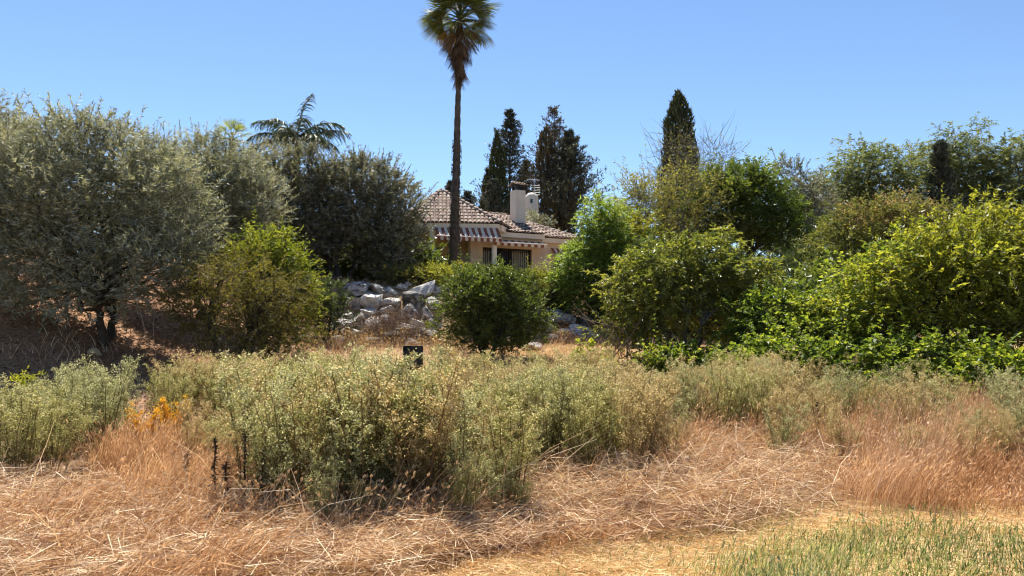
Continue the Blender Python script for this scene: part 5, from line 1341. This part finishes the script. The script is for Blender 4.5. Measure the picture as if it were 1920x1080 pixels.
def weeds(n, u0, u1, v0, v1, h0, h1, kinds, label, group, minsep=0.32, name='weed'):
    """v: picture line of the foot of the plant on the field; h: plant height in metres"""
    u = u0 + (u1 - u0) * wr.random(n * 8); v = v0 + (v1 - v0) * wr.random(n * 8) ** 0.85
    pts = Gv(u, v); kept = []
    for p in pts:
        if all((p[0] - q[0]) ** 2 + (p[1] - q[1]) ** 2 > minsep ** 2 for q in kept):
            kept.append(p)
        if len(kept) >= n:
            break
    for i, p in enumerate(kept):
        k = kinds[wr.integers(0, len(kinds))]
        me = WEED[k][wr.integers(0, len(WEED[k]))]
        o = link(name, me, None, p, wr.random() * 6.28)
        h = (h0 + (h1 - h0) * wr.random()) / 1.15 * (1.0 if wr.random() < 0.75 else 0.62 + 0.3 * wr.random())
        pu = 960 + p[0] / p[1] * FPX
        if 725 < pu < 825 and p[1] > 7:
            h *= 0.8
        wd = h * (0.9 + 0.4 * wr.random())
        o.scale = (wd, wd, h)
        o.rotation_euler = (wr.normal() * 0.07, wr.normal() * 0.07, wr.random() * 6.28)
        tag(o, label, 'weed', group)
weeds(30, 475, 790, 850, 975, 1.10, 1.30, ['weed', 'weed', 'weed_blue', 'weed_tan'], 'green seeding weed in the tall thicket left of centre', 'tall green weed thicket left of centre', 0.25)
weeds(26, 700, 965, 840, 978, 0.86, 1.06, ['weed', 'weed_blue', 'weed_tan'], 'greyish seeding weed right of the tall green thicket', 'greyish weeds at centre', 0.27)
weeds(32, 930, 1210, 820, 915, 0.94, 1.14, ['weed_blue', 'weed_tan', 'weed'], 'thin grey-green weed with reddish bare lower stems', 'thin weeds right of centre', 0.28)
weeds(14, 60, 250, 800, 870, 0.88, 1.05, ['weed_blue'], 'bluish grey weed in the rounded clump at left', 'bluish weed clump at left', 0.26)
weeds(12, -60, 110, 830, 900, 0.7, 0.92, ['weed', 'weed_blue'], 'grey-green weed at the left edge of the field', 'weeds at the left edge', 0.28)
weeds(22, 300, 500, 775, 825, 0.95, 1.15, ['weed', 'weed_tan'], 'pale seeding weed behind the golden weed', 'pale weeds behind the golden weed', 0.28)
weeds(40, 460, 1000, 760, 850, 0.95, 1.2, ['weed', 'weed_tan'], 'pale seeding weed in the far rows below the boulder wall', 'far pale weeds below the boulder wall', 0.34)
weeds(46, 990, 1480, 745, 840, 0.84, 1.1, ['weed_tan', 'weed_tan', 'weed_blue', 'weed'], 'tan seeding weed in the far rows below the broadleaf tree', 'far tan weeds below the broadleaf tree', 0.34)
weeds(38, 1420, 1830, 750, 840, 0.66, 0.94, ['weed_tan', 'weed_blue', 'weed'], 'tan seeding weed in front of the grapevine row', 'tan weeds before the grapevines', 0.34)
weeds(12, 1830, 2010, 770, 860, 0.65, 0.9, ['weed_blue'], 'bluish weed at the right edge behind the rust grass', 'bluish weeds at the right edge', 0.3)
weeds(16, 600, 980, 940, 1005, 0.28, 0.62, ['weed', 'weed_blue'], 'low green weed at the foot of the thicket', 'low weeds at the foot of the thicket', 0.2)
weeds(11, 1180, 1560, 815, 885, 0.6, 0.95, ['weed_tan', 'weed_blue'], 'single short weed standing in the fallen straw', 'short weeds in the fallen straw', 0.3)
weeds(20, 540, 1160, 712, 745, 0.55, 0.8, ['weed_tan', 'weed'], 'low tan weed on the straw slope below the boulders', 'low weeds below the boulders', 0.4)
weeds(10, 355, 485, 845, 900, 0.5, 0.72, ['weed_tan', 'weed_tan', 'weed'], 'straw-coloured weed mixed into the orange grass at left', 'weeds in the orange grass', 0.28)
weeds(8, 1560, 1900, 850, 905, 0.5, 0.7, ['weed_tan'], 'straw-coloured weed mixed into the rust grass at right', 'weeds in the rust grass', 0.35)
weeds(14, 1220, 1470, 795, 835, 0.82, 1.02, ['weed_tan', 'weed_blue', 'weed'], 'tan weed at the near edge of the band right of centre', 'near edge weeds right of centre', 0.28)
weeds(1, 262, 290, 852, 858, 0.74, 0.75, ['weed_gold'], 'golden-orange withering weed, left one of the pair', 'golden weeds', 0.2, 'golden_weed')
weeds(1, 312, 330, 842, 846, 0.82, 0.83, ['weed_gold'], 'golden-orange withering weed, right one of the pair', 'golden weeds', 0.2, 'golden_weed')
weeds(1, 42, 50, 850, 855, 1.05, 1.07, ['weed_lime'], 'tall yellow-green weed standing above the others at left', None, 0.2, 'tall_weed')
weeds(1, 862, 880, 962, 966, 0.36, 0.38, ['weed_lime'], 'small fresh green weed at the foot of the thicket', None, 0.2, 'green_weed')

def dead_stalk(u, v, h, label, seed, thick=0.016):
    rng = np.random.default_rng(seed)
    b = Gv(np.array([u]), np.array([v]))[0]
    root = thing('dead_stalk', label, 'dead stalk', b, 'dark dead stalks in front of the thicket')
    K = 9; z = np.linspace(-0.05, h, K); p = np.stack([np.cumsum(rng.normal(size=K)) * 0.006, np.zeros(K), z], -1)
    g = Geo(); g.tubes(p, np.full(K, thick * 0.4), 6, rnd=0.3); link('stem', g.mesh('dead_stem', M['dead_stalk']), root)
    n = 190; zz = h * (0.12 + 0.88 * rng.random(n) ** 0.8); a = rng.random(n) * 6.28
    c = np.stack([np.interp(zz, z, p[:, 0]), np.zeros(n), zz], -1)
    d = np.stack([np.cos(a) * 0.7, np.sin(a) * 0.7, -0.6 + rng.random(n)], -1)
    g = Geo(); g.leaves(c, d, rng.normal(size=(n, 3)), 0.015 + 0.05 * rng.random(n) ** 1.5, 0.006 + 0.009 * rng.random(n), rng.random(n)); tag(link('withered_leaves', g.mesh('withered_leaves', M['dead_stalk']), root), kind='stuff')
dead_stalk(348, 925, 0.36, 'short dark dead stalk standing alone in rust grass', 31)
dead_stalk(400, 955, 0.60, 'dark dead stalk, second from the left', 32, 0.02)
dead_stalk(458, 972, 0.84, 'tallest dark dead stalk at the edge of the thicket', 33, 0.02)
dead_stalk(487, 978, 0.58, 'dark dead stalk right of the tallest one', 34, 0.02)
dead_stalk(420, 962, 0.42, 'dark dead stalk low between two taller ones', 35)
dead_stalk(1534, 835, 0.55, 'dark dead stalk in front of the tan weeds at right', 36, 0.02)

def flower():
    b = Gv(np.array([862.0]), np.array([930.0]))[0]
    root = thing('yellow_flower', 'small bright yellow flower head in the greyish weeds', 'flower', b)
    top = float(P(860, 772, b[1])[2] - b[2])
    g = Geo(); g.tubes(np.array([[0, 0, 0], [0.01, 0, top * 0.5], [0, 0, top]]), np.full(3, 0.004), 5); link('stem', g.mesh('flower_stem', M['weed_lime']), root)
    g = Geo(); n = 60; rng = np.random.default_rng(3); d = nrm(rng.normal(size=(n, 3)) + np.array([0, -0.4, 0.4]))
    g.leaves(np.array([0, 0, top]) + d * 0.008, d, rng.normal(size=(n, 3)), np.full(n, 0.026), np.full(n, 0.012), np.full(n, 0.9))
    link('blossom', g.mesh('flower_blossom', M['flower']), root)
M['flower'] = leaf_mat('yellow_petal', L3((0.7, 0.5, 0.02), (0.8, 0.62, 0.03), (0.85, 0.7, 0.04)), 0.4, 0.6, 0.3, (1, 1, 0.6))
flower()

# ------------------------------------------------------------------ grass (nobody could count it)
gr = np.random.default_rng(123)
def in_poly(u, v, poly):
    poly = np.array(poly, float); ins = np.zeros(len(u), bool); j = len(poly) - 1
    for i in range(len(poly)):
        xi, yi = poly[i]; xj, yj = poly[j]
        c = ((yi > v) != (yj > v)) & (u < (xj - xi) * (v - yi) / (yj - yi + 1e-9) + xi)
        ins ^= c; j = i
    return ins
def scatter(n, poly):
    """ground points under a patch of the field (patch outlined on the picture), denser near the camera"""
    poly = np.array(poly, float)
    lo = poly.min(0); hi = poly.max(0); out = []
    got = 0
    while got < n:
        u = lo[0] + (hi[0] - lo[0]) * gr.random(n); v = lo[1] + (hi[1] - lo[1]) * gr.random(n)
        k = in_poly(u, v, poly); out.append(np.stack([u[k], v[k]], -1)); got += k.sum()
    uv = np.concatenate(out)[:n]
    uv = uv + gr.normal(size=uv.shape) * np.array([42.0, 12.0]) * np.where(gr.random((len(uv), 1)) < 0.6, 1.0, 0.2)
    return Gv(uv[:, 0], uv[:, 1]), uv
def upright(g, n, poly, h0, h1, w, lean=0.25, curl=0.35, light=0.0, K=4, wind=(0.15, 0.0), head=0.0, clump=0.5, mound=0.0):
    p, uv = scatter(n, poly)
    k = 0.62 + 0.38 * wav(p[:, 0], p[:, 1], 0.35, 1.0)
    h = (h0 + (h1 - h0) * gr.random(n)) * (1 - clump + clump * np.clip(k, 0.2, 1.2))
    if mound > 0:
        h = h * (1 - mound * np.clip(0.5 + 0.75 * wav(p[:, 0], p[:, 1], 0.75, 7.0), 0, 1))
    a = gr.random(n) * 2 * np.pi
    fa = 2.5 * wav(p[:, 0], p[:, 1], 0.6, 9.0)
    ld = np.stack([np.cos(a), np.sin(a), np.zeros(n)], -1) * (lean * gr.random(n))[:, None] + np.array([wind[0], wind[1], 0])
    ld = ld + np.stack([np.cos(fa), np.sin(fa), np.zeros(n)], -1) * (0.3 * mound)
    t = np.linspace(0, 1, K)
    cz = 1 - curl * gr.random(n)[:, None] * t[None] ** 2.5
    pts = p[:, None] + ld[:, None] * (h[:, None] * (t + curl * t ** 2.5)[None])[..., None] + UP * (h[:, None] * t[None] * cz)[..., None]
    pts[:, 0, 2] -= 0.02
    pts[:, 1:-1] += gr.normal(size=(n, K - 2, 3)) * (0.012 * h)[:, None, None]
    rn = np.clip(0.45 + light + 0.85 * (gr.random(n) - 0.5) + 0.18 * wav(p[:, 0], p[:, 1], 0.8, 3.0), 0, 1)
    g.ribbons(pts, w * (0.7 + 0.6 * gr.random(n)), rn)
    if head > 0:
        s = gr.random(n) < head
        e = pts[s, -1]; d = nrm(pts[s, -1] - pts[s, -2]) + gr.normal(size=(s.sum(), 3)) * 0.2
        m = s.sum()
        for _ in range(2):
            g.leaves(e - d * 0.012, d, gr.normal(size=(m, 3)), 0.03 + 0.03 * gr.random(m), 0.007 + 0.005 * gr.random(m), np.clip(rn[s] + 0.25, 0, 1))
    return pts
def matted(g, n, poly, top, w, L0, L1, light=0.0, tilt=0.3, flow=1.0, below=0.6, K=3):
    """fallen straw lying in swirls on a mat of the given thickness"""
    p, uv = scatter(n, poly)
    tp = top * (0.45 + 0.55 * np.clip(0.5 + 0.7 * wav(p[:, 0], p[:, 1], 0.28, 4.0), 0, 1.2))
    z = tp * (1 - below * gr.random(n) ** 1.5)
    a = flow * 2.2 * wav(p[:, 0], p[:, 1], 1.1, 5.0) + 0.35 + gr.normal(size=n) * 1.4
    a += np.where(gr.random(n) < 0.5, np.pi, 0)
    L = L0 + (L1 - L0) * gr.random(n) ** 1.6
    el = gr.normal(size=n) * tilt
    d = np.stack([np.cos(a) * np.cos(el), np.sin(a) * np.cos(el), np.sin(el)], -1)
    t = np.linspace(-0.5, 0.5, K)
    bow = (0.12 + 0.2 * gr.random(n)) * np.where(gr.random(n) < 0.75, 1, -1)
    pts = p[:, None] + d[:, None] * (L[:, None] * t)[..., None] + UP * (z[:, None] + (bow * L)[:, None] * (0.25 - t[None] ** 2))[..., None]
    sd = nrm(np.cross(d, UP)); pts += sd[:, None] * ((gr.normal(size=n) * 0.25 * L)[:, None] * (0.25 - t[None] ** 2))[..., None]
    hz = H(pts[..., 0], pts[..., 1])
    pts[..., 2] = np.maximum(pts[..., 2], hz + 0.008)
    rn = np.clip(0.52 + light + 1.0 * (gr.random(n) - 0.5) + 0.2 * wav(p[:, 0], p[:, 1], 0.5, 6.0), 0, 1)
    g.ribbons(pts, w * (0.6 + 0.8 * gr.random(n)), rn)

# fallen straw across the middle of the field
g = Geo()
matted(g, 24000, [(-200, 900), (480, 930), (700, 985), (960, 900), (1200, 870), (1560, 860), (1560, 960), (1380, 1000), (900, 1040), (700, 1100), (-200, 1130)], 0.20, 0.0048, 0.10, 0.50, 0.02)
matted(g, 8000, [(930, 860), (1200, 800), (1560, 800), (1560, 940), (1300, 990), (960, 960)], 0.36, 0.005, 0.15, 0.6, 0.06, 0.5)
matted(g, 5000, [(500, 1000), (900, 960), (1000, 1030), (600, 1080)], 0.16, 0.0045, 0.2, 0.5, -0.05)
upright(g, 11000, [(-200, 880), (480, 920), (900, 970), (1250, 820), (1560, 820), (1560, 930), (1250, 980), (700, 1060), (-200, 1110)], 0.15, 0.5, 0.0045, 1.0, 0.6, 0.05, head=0.3, mound=0.6)
tag(link('dry_grass', g.mesh('fallen_straw', M['straw'])), 'matted fallen pale straw across the foreground', 'grass', kind='stuff')
# rust-coloured standing grass
g = Geo()
upright(g, 21000, [(1480, 850), (1700, 810), (2150, 800), (2150, 960), (1800, 962), (1640, 955), (1520, 915)], 0.45, 0.85, 0.0035, 0.35, 0.3, 0.02, head=0.4, wind=(0.05, 0), mound=0.75)
upright(g, 5000, [(1620, 790), (1800, 775), (2000, 790), (2000, 850), (1620, 850)], 0.6, 0.95, 0.003, 0.3, 0.3, 0.05, head=0.3)
tag(link('dry_grass', g.mesh('rust_grass_right', M['rust'])), 'fine rust-coloured standing grass on the right', 'grass', kind='stuff')
g = Geo()
upright(g, 7500, [(170, 860), (300, 825), (470, 840), (480, 935), (200, 930)], 0.35, 0.8, 0.0035, 0.35, 0.3, 0.03, head=0.45, wind=(0.03, 0), mound=0.7)
tag(link('dry_grass', g.mesh('rust_grass_left', M['rust'])), 'fine orange standing grass between the weed clumps at left', 'grass', kind='stuff')
g = Geo()
upright(g, 9000, [(-200, 930), (460, 940), (560, 1010), (420, 1110), (-200, 1180)], 0.22, 0.55, 0.0035, 0.45, 0.4, 0.0, head=0.35, mound=0.8)
upright(g, 3500, [(880, 1010), (1050, 960), (1250, 960), (1250, 1000), (1000, 1040)], 0.12, 0.32, 0.0035, 0.6, 0.5, -0.05, head=0.3, mound=0.8)
upright(g, 3000, [(620, 950), (960, 940), (960, 1000), (640, 1010)], 0.2, 0.5, 0.0035, 0.5, 0.5, 0.0, head=0.4)
upright(g, 5000, [(1150, 790), (1620, 780), (1620, 860), (1150, 880)], 0.4, 0.75, 0.0035, 0.4, 0.4, 0.05, head=0.4)
tag(link('dry_grass', g.mesh('rust_grass_front', M['rust'])), 'short rust-coloured grass in the near left corner', 'grass', kind='stuff')
# cut straw on the bare ground in front
g = Geo()
matted(g, 16000, [(500, 1060), (900, 1020), (1350, 985), (1520, 945), (2150, 945), (2150, 1000), (1500, 1010), (1350, 1130), (500, 1130)], 0.035, 0.004, 0.05, 0.2, 0.05, 0.12)
matted(g, 6000, [(1330, 990), (2150, 960), (2150, 1200), (1300, 1200)], 0.03, 0.004, 0.05, 0.18, 0.05, 0.12)
matted(g, 5000, [(880, 650), (1180, 645), (1180, 700), (880, 700)], 0.05, 0.012, 0.1, 0.3, 0.0, 0.15)
tag(link('cut_straw', g.mesh('cut_straw', M['short_straw'])), 'short yellow straw lying on the bare ground in front', 'straw', kind='stuff')
# green grass in the near right corner
g = Geo()
upright(g, 15000, [(1350, 1070), (1480, 1010), (1760, 990), (1920, 1000), (2200, 990), (2200, 1260), (1330, 1260)], 0.07, 0.30, 0.0045, 0.45, 0.2, 0.0, head=0.25, clump=0.8, mound=0.6, wind=(0.03, 0))
upright(g, 1500, [(1250, 1000), (1500, 950), (2150, 960), (2150, 1020), (1250, 1080)], 0.06, 0.2, 0.004, 0.5, 0.4, 0.0, clump=0.8)
upright(g, 1600, [(950, 1040), (1250, 1010), (1500, 970), (1500, 1060), (1300, 1130), (950, 1130)], 0.04, 0.16, 0.004, 0.5, 0.3, 0.05, clump=0.9, mound=0.7)
tag(link('green_grass', g.mesh('green_grass', M['green_grass'])), 'fresh green grass in the near right corner', 'grass', kind='stuff')
# long bleached stalks and bunny-tail seed heads in front of the thicket
g = Geo()
pts = upright(g, 420, [(380, 930), (720, 960), (760, 1010), (380, 1010)], 0.3, 0.6, 0.005, 0.7, 0.4, 0.25)
th = 0.9
e = pts[:, -1]; d = nrm(pts[:, -1] - pts[:, -2])
for k in range(5):
    g.leaves(e - d * 0.01, d + gr.normal(size=d.shape) * 0.1, gr.normal(size=d.shape), 0.034 + 0.01 * gr.random(len(e)), np.full(len(e), 0.017), np.clip(0.6 + 0.3 * gr.random(len(e)), 0, 1), belly=0.5)
tag(link('seed_grass', g.mesh('seed_grass', M['straw'])), 'pale grass with plump seed heads before the dark thicket', 'grass', kind='stuff')
g = Geo()
upright(g, 170, [(-100, 930), (600, 930), (1500, 880), (1500, 980), (700, 1030), (-100, 1080)], 0.5, 0.95, 0.007, 0.9, 0.5, 0.35)
tag(link('long_stalks', g.mesh('long_stalks', M['straw'])), 'long bleached single stalks arching over the straw', 'grass', kind='stuff')
# leaf litter and dry herbs on the bank
g = Geo()
n = 22000
x = -18 + 13.5 * gr.random(n); y = 12.5 + 14 * gr.random(n)
p = np.stack([x, y, H(x, y) + 0.01 + 0.04 * gr.random(n)], -1)
g.leaves(p, gr.normal(size=(n, 3)) * np.array([1, 1, 0.35]), np.array([0, 0, 1.0]) + gr.normal(size=(n, 3)) * 0.35, 0.06 + 0.07 * gr.random(n), 0.025 + 0.035 * gr.random(n), gr.random(n), tri=True)
tag(link('leaf_litter', g.mesh('leaf_litter', M['litter'])), 'brown fallen leaves and twigs on the shaded bank', 'leaf litter', kind='stuff')
g = Geo()
n = 7000
x = -19 + 13 * gr.random(n); y = 14.5 + 13 * gr.random(n)
k = gr.random(n) < np.clip(0.35 + 0.8 * wav(x, y, 1.2, 8.0), 0.05, 1)
x, y = x[k], y[k]; n = len(x)
h = 0.08 + 0.25 * gr.random(n); a = gr.random(n) * 6.28
t = np.linspace(0, 1, 4)
pts = np.stack([x, y, H(x, y)], -1)[:, None] + np.stack([np.cos(a), np.sin(a), np.zeros(n)], -1)[:, None] * (h[:, None] * 0.6 * t ** 1.6)[..., None] + UP * (h[:, None] * t)[..., None]
g.ribbons(pts, np.full(n, 0.012), gr.random(n))
n = 7000
x = -7 + 13 * gr.random(n); y = 15 + 11 * gr.random(n); h = 0.08 + 0.32 * gr.random(n); a = gr.random(n) * 6.28
pts = np.stack([x, y, H(x, y)], -1)[:, None] + np.stack([np.cos(a), np.sin(a), np.zeros(n)], -1)[:, None] * (h[:, None] * 0.6 * t ** 1.6)[..., None] + UP * (h[:, None] * t)[..., None]
g.ribbons(pts, np.full(n, 0.010), gr.random(n))
n = 5000
x = -9 + 13 * gr.random(n); y = 28.6 + 9 * gr.random(n); h = 0.08 + 0.3 * gr.random(n); a = gr.random(n) * 6.28
pts = np.stack([x, y, H(x, y)], -1)[:, None] + np.stack([np.cos(a), np.sin(a), np.zeros(n)], -1)[:, None] * (h[:, None] * 0.6 * t ** 1.6)[..., None] + UP * (h[:, None] * t)[..., None]
g.ribbons(pts, np.full(n, 0.014), gr.random(n))
tag(link('dry_grass', g.mesh('bank_grass', M['straw'])), 'sparse dry grass on the bank and garden slope', 'grass', kind='stuff')
